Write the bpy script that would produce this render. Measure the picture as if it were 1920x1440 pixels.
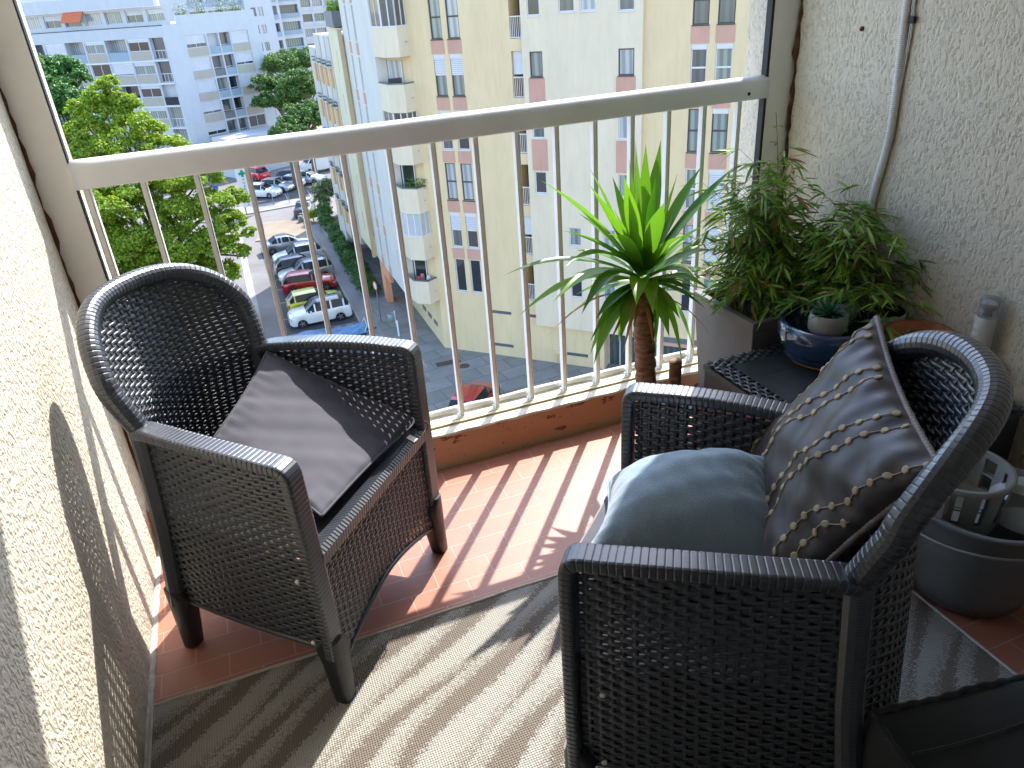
import bpy, math, random
import numpy as np
from mathutils import Vector, Matrix
R = math.radians
random.seed(7)
rng = np.random.default_rng(11)
S = bpy.context.scene
COL = S.collection
for o in list(bpy.data.objects):
    bpy.data.objects.remove(o)

# ---------------------------------------------------------------- camera
PITCH, ROLL, YAW, FPX, CAMH = R(28.05), R(-4.18), R(19.1), 1405.0, 1.5
cf = np.array([math.sin(YAW) * math.cos(PITCH), math.cos(YAW) * math.cos(PITCH), -math.sin(PITCH)])
_r = np.array([math.cos(YAW), -math.sin(YAW), 0.0])
_u = np.cross(_r, cf)
cr = math.cos(ROLL) * _r + math.sin(ROLL) * _u
cu = -math.sin(ROLL) * _r + math.cos(ROLL) * _u
cd = bpy.data.cameras.new('camera')
cam = bpy.data.objects.new('camera', cd)
COL.objects.link(cam)
cam.matrix_world = Matrix(((cr[0], cu[0], -cf[0], 0), (cr[1], cu[1], -cf[1], 0), (cr[2], cu[2], -cf[2], CAMH), (0, 0, 0, 1)))
cd.sensor_width = 36.0
cd.lens = FPX / 1920 * 36.0
cd.clip_start = 0.02
cd.clip_end = 3000
S.camera = cam

# ---------------------------------------------------------------- light
SUN_EL, SUN_AZ = R(48), math.atan2(.63, .776)
sdir = Vector((math.sin(SUN_AZ) * math.cos(SUN_EL), math.cos(SUN_AZ) * math.cos(SUN_EL), math.sin(SUN_EL)))
ld = bpy.data.lights.new('sun', 'SUN')
ld.energy = 2.0
ld.angle = R(0.53)
ld.color = (1.0, .965, .91)
lo = bpy.data.objects.new('sun', ld)
COL.objects.link(lo)
lo.rotation_euler = (-sdir).to_track_quat('-Z', 'Y').to_euler()
W = bpy.data.worlds.new('World')
S.world = W
W.use_nodes = True
wt = W.node_tree
sky = wt.nodes.new('ShaderNodeTexSky')
sky.sky_type = 'NISHITA'
sky.sun_disc = False
sky.sun_elevation = SUN_EL
sky.sun_rotation = SUN_AZ
sky.dust_density = 1.0
sky.ozone_density = 2.0
sky.air_density = 1.0
bg = wt.nodes['Background']
bg.inputs[1].default_value = 0.15
wt.links.new(sky.outputs[0], bg.inputs[0])
S.view_settings.view_transform = 'Standard'
S.view_settings.look = 'None'
S.view_settings.exposure = 2.2
S.view_settings.gamma = 1.0
S.render.engine = 'CYCLES'
S.cycles.max_bounces = 8
S.cycles.transparent_max_bounces = 12

# ---------------------------------------------------------------- helpers
def ray(x, y):
    d = cf * FPX + cr * (x - 960) - cu * (y - 720)
    return d / np.linalg.norm(d)
C0 = np.array([0, 0, CAMH])
def atz(x, y, z=0.0):
    d = ray(x, y)
    return C0 + d * (z - CAMH) / d[2]
def aty(x, y, Y):
    d = ray(x, y)
    return C0 + d * Y / d[1]
def atx(x, y, X):
    d = ray(x, y)
    return C0 + d * X / d[0]
G = -18.5   # street level

class MB:
    def __init__(s):
        s.v = []; s.f = []; s.m = []; s.sm = []
    def add(s, vs, fs, mi=0, smooth=False):
        b = len(s.v)
        s.v.extend([tuple(map(float, p)) for p in vs])
        s.f.extend([tuple(i + b for i in f) for f in fs])
        s.m.extend([mi] * len(fs)); s.sm.extend([smooth] * len(fs))
    def box(s, x0, x1, y0, y1, z0, z1, mi=0):
        v = [(x0, y0, z0), (x1, y0, z0), (x1, y1, z0), (x0, y1, z0), (x0, y0, z1), (x1, y0, z1), (x1, y1, z1), (x0, y1, z1)]
        s.add(v, [(0, 3, 2, 1), (4, 5, 6, 7), (0, 1, 5, 4), (1, 2, 6, 5), (2, 3, 7, 6), (3, 0, 4, 7)], mi)
    def obox(s, o, ex, ey, ez, a0, a1, b0, b1, c0, c1, mi=0):
        o, ex, ey, ez = map(np.array, (o, ex, ey, ez))
        v = [o + ex * a + ey * b + ez * c for (a, b, c) in ((a0, b0, c0), (a1, b0, c0), (a1, b1, c0), (a0, b1, c0), (a0, b0, c1), (a1, b0, c1), (a1, b1, c1), (a0, b1, c1))]
        s.add(v, [(0, 3, 2, 1), (4, 5, 6, 7), (0, 1, 5, 4), (1, 2, 6, 5), (2, 3, 7, 6), (3, 0, 4, 7)], mi)
    def prism(s, pts, z0, z1, mi=0):
        n = len(pts)
        v = [(p[0], p[1], z0) for p in pts] + [(p[0], p[1], z1) for p in pts]
        f = [tuple(range(n - 1, -1, -1)), tuple(range(n, 2 * n))] + [(i, (i + 1) % n, (i + 1) % n + n, i + n) for i in range(n)]
        s.add(v, f, mi)
    def grid(s, P, mi=0, smooth=True, closed_u=False):
        P = np.array(P); n, m = P.shape[:2]
        f = []
        for i in range(n if closed_u else n - 1):
            for j in range(m - 1):
                i2 = (i + 1) % n
                f.append((i * m + j, i2 * m + j, i2 * m + j + 1, i * m + j + 1))
        s.add(P.reshape(-1, 3), f, mi, smooth)
    def lathe(s, prof, n=24, c=(0, 0, 0), mi=0, smooth=True, skip=None, cap0=False, cap1=False, sx=1, sy=1):
        P = [[(c[0] + sx * r * math.cos(2 * math.pi * i / n), c[1] + sy * r * math.sin(2 * math.pi * i / n), c[2] + z) for i in range(n)] for r, z in prof]
        v = [p for row in P for p in row]
        f = []
        for k in range(len(prof) - 1):
            for i in range(n):
                if skip and skip(k, i): continue
                f.append((k * n + i, k * n + (i + 1) % n, (k + 1) * n + (i + 1) % n, (k + 1) * n + i))
        s.add(v, f, mi, smooth)
        if cap0: s.add(P[0], [tuple(range(n - 1, -1, -1))], mi)
        if cap1: s.add(P[-1], [tuple(range(n))], mi)
    def sweep(s, path, sec, ref, scale=None, mi=0, smooth=True, caps=True):
        """sec: list of (a,b) offsets; a along ref-ish axis, b along the other"""
        P = np.array(path, float); n = len(P)
        T = np.gradient(P, axis=0); T /= np.linalg.norm(T, axis=1)[:, None] + 1e-12
        ref = np.array(ref, float)
        rows = []
        for i in range(n):
            r = ref if ref.ndim == 1 else ref[i]
            a = r - T[i] * (r @ T[i]); a /= np.linalg.norm(a) + 1e-12
            b = np.cross(T[i], a)
            k = 1 if scale is None else scale[i]
            rows.append([P[i] + a * q[0] * k + b * q[1] * k for q in sec])
        m = len(sec)
        v = [p for r_ in rows for p in r_]
        f = [(i * m + j, i * m + (j + 1) % m, (i + 1) * m + (j + 1) % m, (i + 1) * m + j) for i in range(n - 1) for j in range(m)]
        if caps: f += [tuple(range(m - 1, -1, -1)), tuple(range((n - 1) * m, n * m))]
        s.add(v, f, mi, smooth)
    def tube(s, path, r, n=8, mi=0, scale=None, caps=True):
        P = np.array(path, float)
        d = P[-1] - P[0]
        ref = (1, 0, 0) if abs(d[0]) < .6 * np.linalg.norm(d) + 1e-9 else (0, 0, 1) if abs(d[2]) < .6 * np.linalg.norm(d) else (0, 1, 0)
        s.sweep(P, [(r * math.cos(2 * math.pi * k / n), r * math.sin(2 * math.pi * k / n)) for k in range(n)], ref, scale, mi, True, caps)
    def build(s, name, mats, parent=None, weld=False):
        me = bpy.data.meshes.new(name)
        me.from_pydata(s.v, [], s.f)
        if weld:
            import bmesh
            bm = bmesh.new(); bm.from_mesh(me); bmesh.ops.remove_doubles(bm, verts=bm.verts, dist=.004); bmesh.ops.recalc_face_normals(bm, faces=bm.faces)
            for f_ in bm.faces: f_.smooth = True
            bm.to_mesh(me); bm.free(); s.m = [0] * len(me.polygons); s.sm = [True] * len(me.polygons)
        if not isinstance(mats, (list, tuple)): mats = [mats]
        for m in mats: me.materials.append(m)
        if len(mats) > 1: me.polygons.foreach_set('material_index', s.m)
        me.polygons.foreach_set('use_smooth', s.sm)
        me.update()
        o = bpy.data.objects.new(name, me)
        COL.objects.link(o)
        if parent: o.parent = parent
        return o

def rrect(w, h, r=None, k=2):
    """rounded rectangle section, full width w (a) and height h (b)"""
    r = min(w, h) * .3 if r is None else r
    out = []
    for cx, cy, a0 in ((w / 2 - r, h / 2 - r, 0), (-w / 2 + r, h / 2 - r, 90), (-w / 2 + r, -h / 2 + r, 180), (w / 2 - r, -h / 2 + r, 270)):
        for i in range(k + 1):
            a = R(a0 + 90 * i / k)
            out.append((cx + r * math.cos(a), cy + r * math.sin(a)))
    return out
def resample(P, step):
    P = np.array(P, float)
    d = np.r_[0, np.cumsum(np.linalg.norm(np.diff(P, axis=0), axis=1))]
    n = max(2, int(d[-1] / step) + 1)
    t = np.linspace(0, d[-1], n)
    return np.stack([np.interp(t, d, P[:, k]) for k in range(P.shape[1])], 1)
def smooth_path(P, step, it=2):
    P = [np.array(p, float) for p in P]
    for _ in range(it):
        Q = [P[0]]
        for a, b in zip(P[:-1], P[1:]): Q += [a * .75 + b * .25, a * .25 + b * .75]
        Q.append(P[-1]); P = Q
    return resample(P, step)
def empty(name, loc=(0, 0, 0), rz=0.0):
    o = bpy.data.objects.new(name, None)
    COL.objects.link(o); o.location = loc; o.rotation_euler = (0, 0, rz); o.empty_display_size = .1
    return o
def tag(o, label=None, cat=None, group=None, kind=None):
    if label: o['label'] = label
    if cat: o['category'] = cat
    if group: o['group'] = group
    if kind: o['kind'] = kind
    return o
def struct(o):
    o['kind'] = 'structure'
    return o
def copy_tree(o, parent=None, loc=None, rz=None):
    c = o.copy(); COL.objects.link(c); c.parent = parent
    if loc is not None: c.location = loc
    if rz is not None: c.rotation_euler = (0, 0, rz)
    for ch in list(o.children): copy_tree(ch, c)
    return c

# ---------------------------------------------------------------- materials
class NT:
    def __init__(s, name):
        s.m = bpy.data.materials.new(name); s.m.use_nodes = True
        s.t = s.m.node_tree; s.b = s.t.nodes['Principled BSDF']; s.out = s.t.nodes['Material Output']
        s.tc = None
    def n(s, kind, **kw):
        nd = s.t.nodes.new('ShaderNode' + kind)
        for k, v in kw.items():
            if hasattr(nd, k): setattr(nd, k, v)
        return nd
    def l(s, a, b): s.t.links.new(a, b)
    def co(s, scale=(1, 1, 1), loc=(0, 0, 0), rot=(0, 0, 0), kind='Object'):
        if not s.tc: s.tc = s.n('TexCoord')
        mp = s.n('Mapping')
        mp.inputs['Location'].default_value = loc; mp.inputs['Rotation'].default_value = rot; mp.inputs['Scale'].default_value = scale
        s.l(s.tc.outputs[kind], mp.inputs[0])
        return mp.outputs[0]
    def noise(s, vec, scale, detail=3, rough=.5):
        nd = s.n('TexNoise'); s.l(vec, nd.inputs['Vector'])
        nd.inputs['Scale'].default_value = scale; nd.inputs['Detail'].default_value = detail; nd.inputs['Roughness'].default_value = rough
        return nd.outputs['Fac']
    def ramp(s, fac, stops, interp='LINEAR'):
        nd = s.n('ValToRGB'); nd.color_ramp.interpolation = interp
        e = nd.color_ramp.elements
        while len(e) > 1: e.remove(e[-1])
        for i, (p, c) in enumerate(stops):
            el = e[0] if i == 0 else e.new(p)
            el.position = p
            el.color = (*c, 1) if isinstance(c, (tuple, list)) else (c, c, c, 1)
        s.l(fac, nd.inputs[0])
        return nd.outputs[0]
    def mix(s, fac, a, b, mode='MIX'):
        nd = s.n('Mix', data_type='RGBA', blend_type=mode)
        for sock, val in ((nd.inputs['Factor'], fac), (nd.inputs[6], a), (nd.inputs[7], b)):
            if isinstance(val, (int, float)): sock.default_value = val
            elif isinstance(val, (tuple, list)): sock.default_value = (*val, 1)
            else: s.l(val, sock)
        return nd.outputs[2]
    def math(s, op, a, b=0.0):
        nd = s.n('Math', operation=op)
        for i, val in enumerate((a, b)):
            if isinstance(val, (int, float)): nd.inputs[i].default_value = val
            else: s.l(val, nd.inputs[i])
        return nd.outputs[0]
    def bump(s, h, strength=.5, dist=.01, prev=None):
        nd = s.n('Bump'); nd.inputs['Strength'].default_value = strength; nd.inputs['Distance'].default_value = dist
        s.l(h, nd.inputs['Height'])
        if prev is not None: s.l(prev, nd.inputs['Normal'])
        s.l(nd.outputs[0], s.b.inputs['Normal'])
        return nd.outputs[0]
    def col(s, c):
        if isinstance(c, (tuple, list)): s.b.inputs['Base Color'].default_value = (*c, 1)
        else: s.l(c, s.b.inputs['Base Color'])
    def set(s, rough=.5, metal=0.0, spec=None, coat=None, sheen=None):
        s.b.inputs['Roughness'].default_value = rough; s.b.inputs['Metallic'].default_value = metal
        if spec is not None: s.b.inputs['Specular IOR Level'].default_value = spec
        if coat is not None: s.b.inputs['Coat Weight'].default_value = coat; s.b.inputs['Coat Roughness'].default_value = .05 if coat > .5 else .28
        if sheen is not None: s.b.inputs['Sheen Weight'].default_value = sheen
    def island(s):
        return s.n('NewGeometry').outputs['Random Per Island']

MATS = {}
def simple(name, c, rough=.5, metal=0., var=.08, vs=3.0, bs=0, bd=.002, bstr=.3, spec=None, coat=None, isl=0.0):
    if name in MATS: return MATS[name]
    t = NT(name)
    f = t.noise(t.co(), vs, 4, .6)
    a = tuple(max(0, x * (1 - var)) for x in c); b = tuple(min(1, x * (1 + var)) for x in c)
    cc = t.ramp(f, [(.3, a), (.7, b)])
    if isl:
        cc = t.mix(1.0, cc, t.ramp(t.island(), [(0, 1 - isl), (1, 1.0)]), 'MULTIPLY')
    t.col(cc); t.set(rough, metal, spec, coat)
    if bs: t.bump(t.noise(t.co(), bs, 3), bstr, bd)
    MATS[name] = t.m
    return t.m

def leafmat(name, c1, c2, trans=.35, rough=.45, dry=None):
    t = NT(name)
    isl = t.island()
    stops = [(0, c1), (1, c2)] if dry is None else [(0, dry), (.06, dry), (.09, c1), (1, c2)]
    c = t.ramp(isl, stops)
    t.col(c); t.set(rough)
    tr = t.n('BsdfTranslucent'); t.l(t.mix(1.0, c, (1.0, 1.0, .55), 'MULTIPLY'), tr.inputs[0])
    mx = t.n('MixShader'); mx.inputs[0].default_value = trans
    t.l(t.b.outputs[0], mx.inputs[1]); t.l(tr.outputs[0], mx.inputs[2]); t.l(mx.outputs[0], t.out.inputs[0])
    return t.m

def stucco(name, c, dark, scale=1.0):
    t = NT(name)
    v = t.co((1, 1, .62))
    n1 = t.noise(v, 105 * scale, 3, .55)
    n2 = t.noise(v, 260 * scale, 2, .5)
    h = t.ramp(n1, [(.36, 0.0), (.56, 1.0)])
    hh = t.math('ADD', h, t.math('MULTIPLY', n2, .35))
    t.bump(hh, .9, .0032 / scale)
    big = t.noise(t.co(), 2.0, 4)
    sz_ = t.n('SeparateXYZ'); t.l(t.co(), sz_.inputs[0])
    dirt = t.math('MULTIPLY', t.ramp(sz_.outputs[2], [(.0, 1.), (.16, 0.)]), t.ramp(t.noise(t.co(scale=(1, 1, .4)), 9, 5, .65), [(.42, 0.), (.62, .7)]))
    stain = t.ramp(t.noise(t.co(scale=(1, 1, .16)), 5.0, 5, .65), [(.56, 0.), (.74, .35)])
    cc = t.mix(t.ramp(n1, [(.30, 0.0), (.45, 1.0)]), dark, c)
    cc = t.mix(t.ramp(big, [(.3, .0), (.75, .25)]), cc, tuple(x * .82 for x in c))
    cc = t.mix(stain, cc, tuple(x * .62 for x in c)); cc = t.mix(dirt, cc, (.22, .19, .13))
    t.col(cc); t.set(.85)
    return t.m

M = {}
M['stucco'] = stucco('cream_stucco', (.76, .69, .555), (.50, .44, .33))
M['alu'] = simple('satin_aluminium', (.86, .865, .865), .36, .0, .05, 6, 120, .0004, .15)
M['alu_paint'] = simple('painted_post', (.86, .84, .79), .5, 0, .07, 5)
M['alu_bar'] = simple('bar_aluminium', (.87, .87, .86), .4, .0, .06, 8)
M['rust'] = simple('rust_sealant', (.10, .045, .025), .9, 0, .5, 30, 80, .004, .6)
M['black_rubber'] = simple('black_rubber', (.012, .012, .014), .6, 0, .2)
M['white_plastic'] = simple('white_plastic', (.70, .69, .65), .45, 0, .06, 8)
M['grout'] = simple('grout', (.55, .50, .42), .9, 0, .2, 40, 200, .002, .5)

def m_tiles():
    t = NT('terracotta_tiles')
    w, h = .1645, .0777
    v = t.co(loc=(-.706 + w * 30, -1.765 + h * 30, 0))
    b = t.n('TexBrick'); t.l(v, b.inputs['Vector'])
    b.offset = .5; b.offset_frequency = 2; b.squash = 1
    for k, val in (('Scale', 1.0), ('Mortar Size', .0019), ('Mortar Smooth', .2), ('Bias', 0), ('Brick Width', w), ('Row Height', h)): b.inputs[k].default_value = val
    b.inputs['Color1'].default_value = (.44, .18, .115, 1); b.inputs['Color2'].default_value = (.40, .155, .098, 1); b.inputs['Mortar'].default_value = (.50, .34, .26, 1)
    n = t.noise(t.co(), 5, 5, .6); n2 = t.noise(t.co(), 60, 3)
    c = t.mix(t.ramp(n, [(.35, 0.), (.8, .35)]), b.outputs[0], (.50, .24, .17))
    sp = t.ramp(n2, [(.74, 0.), (.78, .5)])
    c = t.mix(sp, c, (.62, .52, .45))
    t.col(c); t.set(.38, spec=.4)
    inv = t.math('SUBTRACT', 1.0, b.outputs['Fac'])
    bn = t.bump(inv, .6, .002)
    t.bump(t.noise(t.co(), 35, 3), .12, .002, bn)
    return t.m
M['tiles'] = m_tiles()

def m_rug():
    t = NT('woven_rug')
    # long slender leaf-like bands running diagonally, ragged along their edges
    A_ = R(-37)
    nb = t.noise(t.co(rot=(0, 0, A_), scale=(.9, 1.0, 1)), 1.6, 1)
    sp = t.n('SeparateXYZ'); t.l(t.co(rot=(0, 0, A_)), sp.inputs[0])
    wob = t.math('MULTIPLY', t.math('SUBTRACT', nb, .5), .22)
    fine = t.noise(t.co(), 230, 1)
    rag = t.math('MULTIPLY', t.math('SUBTRACT', fine, .5), .055)
    y = t.math('ADD', t.math('ADD', sp.outputs[1], wob), rag)
    def saw(per, off): return t.math('FRACT', t.math('MULTIPLY', t.math('ADD', y, off), 1 / per))
    a = saw(.088, 3.0)
    cell = t.math('FLOOR', t.math('MULTIPLY', t.math('ADD', y, 3.0), 1 / .088))
    ph = t.math('MULTIPLY', cell, 2.399)
    wave = t.math('SINE', t.math('ADD', t.math('MULTIPLY', sp.outputs[0], 5.2), ph))
    thick = t.math('ADD', .36, t.math('MULTIPLY', wave, .30))
    band = t.math('LESS_THAN', a, thick)
    # weave knots
    vr = t.n('TexVoronoi'); vr.feature = 'F1'; vr.distance = 'EUCLIDEAN'
    t.l(t.co(scale=(1, 1, 0)), vr.inputs['Vector']); vr.inputs['Scale'].default_value = 175; vr.inputs['Randomness'].default_value = .12
    knot = t.ramp(vr.outputs['Distance'], [(.25, 1.), (.62, 0.)])
    light = t.mix(knot, (.30, .285, .25), (.44, .42, .375))
    mid = t.mix(knot, (.12, .10, .082), (.24, .205, .17))
    w2 = t.math('LESS_THAN', t.math('ABSOLUTE', t.math('SUBTRACT', a, t.math('ADD', thick, .12))), .13)
    half = t.math('MULTIPLY', w2, t.math('GREATER_THAN', t.noise(t.co(scale=(1, 1, 1)), 140, 1), .47))
    c = t.mix(half, light, t.mix(.5, light, mid))
    c = t.mix(band, c, mid)
    t.col(c); t.set(.9, spec=.2)
    t.bump(knot, .9, .0022)
    return t.m
M['rug'] = m_rug()
M['rug_edge'] = simple('rug_binding', (.50, .47, .40), .9, 0, .15, 90, 300, .002, .6)

def m_parapet():
    t = NT('peeling_orange_render')
    n = t.noise(t.co(scale=(1, 1, 2.2)), 14, 6, .65)
    n2 = t.noise(t.co(), 4, 4)
    base = t.mix(t.ramp(n2, [(.35, 0.), (.7, .6)]), (.54, .29, .165), (.60, .40, .25))
    c = t.mix(t.ramp(n, [(.585, 0.), (.61, 1.)]), base, (.20, .085, .05))
    sp = t.n('SeparateXYZ'); t.l(t.co(), sp.inputs[0])
    low = t.ramp(t.math('ADD', sp.outputs[2], t.math('MULTIPLY', t.noise(t.co(), 20, 4), .05)), [(.025, 1.), (.06, 0.)])
    c = t.mix(low, c, (.44, .36, .20))
    t.col(c); t.set(.85)
    t.bump(n, .7, .006)
    return t.m
M['parapet'] = m_parapet()
M['sill'] = simple('cream_sill_paint', (.66, .60, .45), .6, 0, .1, 12, 60, .002, .25)
M['sill_track'] = simple('sill_track', (.50, .42, .26), .5, .2, .15, 20)

M['wicker'] = simple('charcoal_resin_wicker', (.036, .042, .055), .38, 0, .15, 60, 300, .0006, .2, spec=.8, coat=.45)
M['wicker_flat'] = simple('charcoal_resin_panel', (.020, .022, .026), .42, 0, .15, 20, 220, .0006, .2, spec=.5)

def fabric(name, c, scale=900, var=.12, rough=.85, sheen=.2, bd=.0006, mel=0.0):
    t = NT(name)
    n = t.noise(t.co(), scale, 2)
    big = t.noise(t.co(), 5, 3)
    cc = t.ramp(big, [(.3, tuple(x * (1 - var) for x in c)), (.7, tuple(min(1, x * (1 + var)) for x in c))])
    if mel: cc = t.mix(t.ramp(n, [(.35, 0.), (.65, mel)]), cc, tuple(min(1, x * 1.7 + .05) for x in c))
    t.col(cc); t.set(rough, sheen=sheen)
    t.bump(n, .5, bd)
    return t.m
M['pad'] = fabric('charcoal_pad_cloth', (.085, .083, .105), 700, .1)
M['blue_cloth'] = fabric('blue_grey_linen', (.215, .295, .355), 420, .12, .95, .3, .0014, .35)
M['sunlit_cloth'] = fabric('sunlit_linen', (.55, .52, .44), 420, .1, .95, .3, .0014, .2)  # sunlight on the blue linen, painted in as a paler cloth
M['satin'] = fabric('grey_brown_satin', (.036, .028, .030), 900, .15, .45, .2)
M['gold_thread'] = fabric('gold_thread', (.42, .33, .19), 900, .2, .6, .2)
M['rope'] = fabric('taupe_rope', (.24, .20, .185), 900, .15, .6, .2)
M['black_cloth'] = fabric('black_canvas', (.020, .024, .030), 500, .3, .9, .25, .0012, .06)
M['dark_edge'] = fabric('dark_piping', (.03, .032, .036), 500, .2, .9, .2)
# ================================================================ BALCONY SHELL
b = MB(); b.box(-.475, 1.905, -1.6, 2.178, -.20, 0)
struct(b.build('balcony_floor', M['tiles']))

b = MB(); b.box(-.68, -.475, -1.6, 2.36, -.20, 2.36)
b.box(-.475, -.385, 2.305, 2.36, .13, 2.36)
o = b.build('side_wall', M['stucco']); tag(o, 'sunlit cream roughcast balcony wall on the left, close to the camera', 'wall')
# mortar fillet at the foot of the wall
b = MB()
P = [(-.475 + .002 + .0015 * math.sin(i * 1.7), 1.2 + i * .02, .003 + .001 * math.sin(i * 2.3)) for i in range(49)]
b.sweep(P, [(.012, 0), (.006, .014), (-.006, .018), (-.008, 0), (0, -.004)], (1, 0, 0))
b.build('mortar_fillet', M['grout'], o)
b = MB()
P = [(-.474 + .003 * math.sin(i * .9), 2.268, .10 + i * .03) for i in range(74)]
sc = [.7 + .3 * math.sin(i * 1.3) + .25 * math.sin(i * 3.1) for i in range(74)]
b.tube(P, .008, 6, scale=sc); b.build('rusty_joint', M['rust'], o)
b = MB(); b.box(1.9, 2.1, -1.6, 2.36, -.2, 2.36)
b.box(1.798, 2.1, 2.306, 2.405, -18.5, 9.0)
o = b.build('side_wall', M['stucco']); tag(o, 'shaded cream roughcast balcony wall on the right, carrying a white conduit', 'wall')
b = MB()
P = [(1.897 + .003 * math.sin(i * .8), 2.262 + .003 * math.sin(i * 2.1), .12 + i * .03) for i in range(74)]
sc = [.8 + .5 * math.sin(i * 1.3) * math.sin(i * .31) + .2 * math.sin(i * 3.1) for i in range(74)]
b.tube(P, .009, 6, scale=sc); b.build('rusty_joint', M['rust'], o)
b = MB(); b.lathe([(0, .004), (.006, .004), (.008, 0)], 10)
for yy, zz in ((1.98, 1.31),):
    q = MB(); q.tube([(1.894, yy, zz), (1.9, yy, zz)], .007, 8); q.build('wall_plug', M['rust'], o)

# rear wall of the balcony (behind the viewer) and slab above
b = MB(); b.box(-.475, 1.9, -1.75, -1.6, -.2, 2.36)
o = b.build('rear_wall', simple('rear_plaster', (.74, .72, .68), .8)); tag(o, 'plastered balcony rear wall behind the viewer', 'wall')
b = MB(); b.box(-.68, 2.1, -1.75, 2.335, 2.362, 2.55)
o = b.build('balcony_ceiling', simple('ceiling_paint', (.78, .76, .70), .8)); struct(o)
# our own building below and around
b = MB(); b.box(-14, -.682, 1.5, 2.30, -18.5, 9); b.box(2.102, 12, 1.5, 2.30, -18.5, 9); b.box(-.68, 1.797, 1.5, 2.34, -18.5, -.202)
b.box(-.68, 2.1, 1.5, 2.30, 2.552, 9)
o = b.build('home_building', simple('home_render', (.58, .53, .42), .8)); tag(o, 'facade of the building the balcony belongs to, under the parapet', 'building')

# parapet kerb
K0, K1 = -.474, 1.899
b = MB()
n = 90
prof = [(2.176, .001), (2.182, .05), (2.187, .10), (2.190, .122)]
rows = []
for i in range(n + 1):
    x = K0 + (K1 - K0) * i / n
    rows.append([(x, y + .0015 * math.sin(i * 1.9 + k), z + (.0015 * math.sin(i * .9) if k == 3 else 0)) for k, (y, z) in enumerate(prof)])
b.grid(rows, 0)
rows = []
top = [(2.190, .122), (2.194, .129), (2.21, .131), (2.36, .131), (2.36, -.2)]
for i in range(n + 1):
    x = K0 + (K1 - K0) * i / n
    rows.append([(x, y + (.0025 * math.sin(i * 1.3) if k < 2 else 0), z + (.0015 * math.sin(i * .9) if k == 0 else 0)) for k, (y, z) in enumerate(top)])
b.grid(rows, 1, smooth=False)
b.box(K0, K1, 2.24, 2.252, .1315, .139, 2)
b.box(K0, K1, 2.262, 2.268, .1315, .136, 2)
o = b.build('parapet', [M['parapet'], M['sill'], M['sill_track']]); tag(o, 'low parapet with peeling orange inner face and cream sill under the railing', 'parapet')

# railing
M['groove_line'] = simple('bar_groove_brown', (.48, .40, .32), .8)  # brown tone for the recessed groove strip of each bar
RY = 2.291
ra = empty('railing', (0, RY, .131)); tag(ra, 'pale aluminium balcony railing with broad handrail and thin bars', 'railing')
b = MB()
P = [(-.385 + 2.183 * i / 40, 0, 1.131 - .131) for i in range(41)]
def rail_sec():
    o_ = []
    for cx_, cy_, r_, a0 in ((.029 - .026, .037 - .026, .026, 0), (-.029 + .026, .037 - .026, .026, 90), (-.029 + .006, -.037 + .006, .006, 180), (.029 - .006, -.037 + .006, .006, 270)):
        for i_ in range(5): o_.append((cx_ + r_ * math.cos(R(a0 + 22.5 * i_)), cy_ + r_ * math.sin(R(a0 + 22.5 * i_))))
    return o_
b.sweep(P, rail_sec(), (0, 1, 0), smooth=True)
o = b.build('handrail', M['alu'], ra)
q = MB(); q.tube([(1.715, -.0305, .985), (1.715, -.0285, .985)], .006, 8); q.build('screw', M['black_rubber'], o)
for x in (-.362, -.223, -.086, .049, .185, .321, .457, .593, .729, .866, 1.002, 1.139, 1.276, 1.414, 1.553, 1.694):
    b = MB()
    b.box(x - .0078, x + .0038, -.012, .012, .0, .9625)
    b.box(x + .0056, x + .0078, -.012, .012, .0, .962)
    b.box(x + .0040, x + .0054, -.0105, .011, .0, .962, 1)
    b.box(x - .013, x + .013, -.018, .018, .0005, .004)
    b.build('baluster', [M['alu_bar'], M['groove_line']], ra)
# frame posts
for (x0, x1, lab) in ((-.4749, -.386, 'painted metal post at the left end of the railing, rust along its joint'), (1.799, 1.8995, 'grey metal post at the right end of the railing with a black seal')):
    t = empty('frame_post', (x0, 2.27, .1315)); tag(t, lab, 'post', 'frame posts at the railing ends')
    b = MB(); b.box(0.0, x1 - x0, 0, .028, 0, 2.23); b.build('post_profile', M['alu_paint'], t)
    b = MB()
    if x0 < 0: b.box(x1 - x0 + .0005, x1 - x0 + .004, .004, .030, 0, 2.23)
    else: b.box(-.011, -.0005, .003, .030, 0, 2.23)
    b.build('rubber_seal', M['black_rubber'], t)

# corrugated cable conduits
def conduit(path, r, pitch, name, label):
    P = smooth_path(path, pitch / 4, 3)
    sc = [1, 1, .86, .86] * (len(P) // 4 + 1)
    q = MB(); q.tube(P, r, 10, scale=sc[:len(P)])
    return tag(q.build(name, M['white_plastic']), label, 'conduit')
pts = [(-.38 + .14 * i, 2.322 + .003 * math.sin(i * 2.1), .1445 + .002 * math.sin(i * 3)) for i in range(16)]
conduit(pts, .0115, .0055, 'cable_conduit', 'white corrugated conduit lying along the sill behind the railing bars')
pts = [(1.888, 1.86, 2.3), (1.888, 1.82, 1.45), (1.888, 1.795, 1.07), (1.888, 1.80, .98), (1.888, 1.83, .80), (1.885, 1.83, .45)]
conduit(pts, .0125, .0055, 'cable_conduit', 'white corrugated conduit running down the right wall behind the bamboo')
t = empty('thin_cable', (1.893, 1.78, 1.2)); tag(t, 'thin white cable clipped to the right wall beside the conduit', 'cable')
q = MB()
CQ = [(0, .02, 1.0)] + [tuple(atx(a_, b_, 1.893) - np.array([1.893, 1.78, 1.2])) for a_, b_ in ((1712, 0), (1712, 37), (1690, 150), (1672, 245), (1660, 285), (1652, 330))]
P = smooth_path(CQ, .006, 3)
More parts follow.
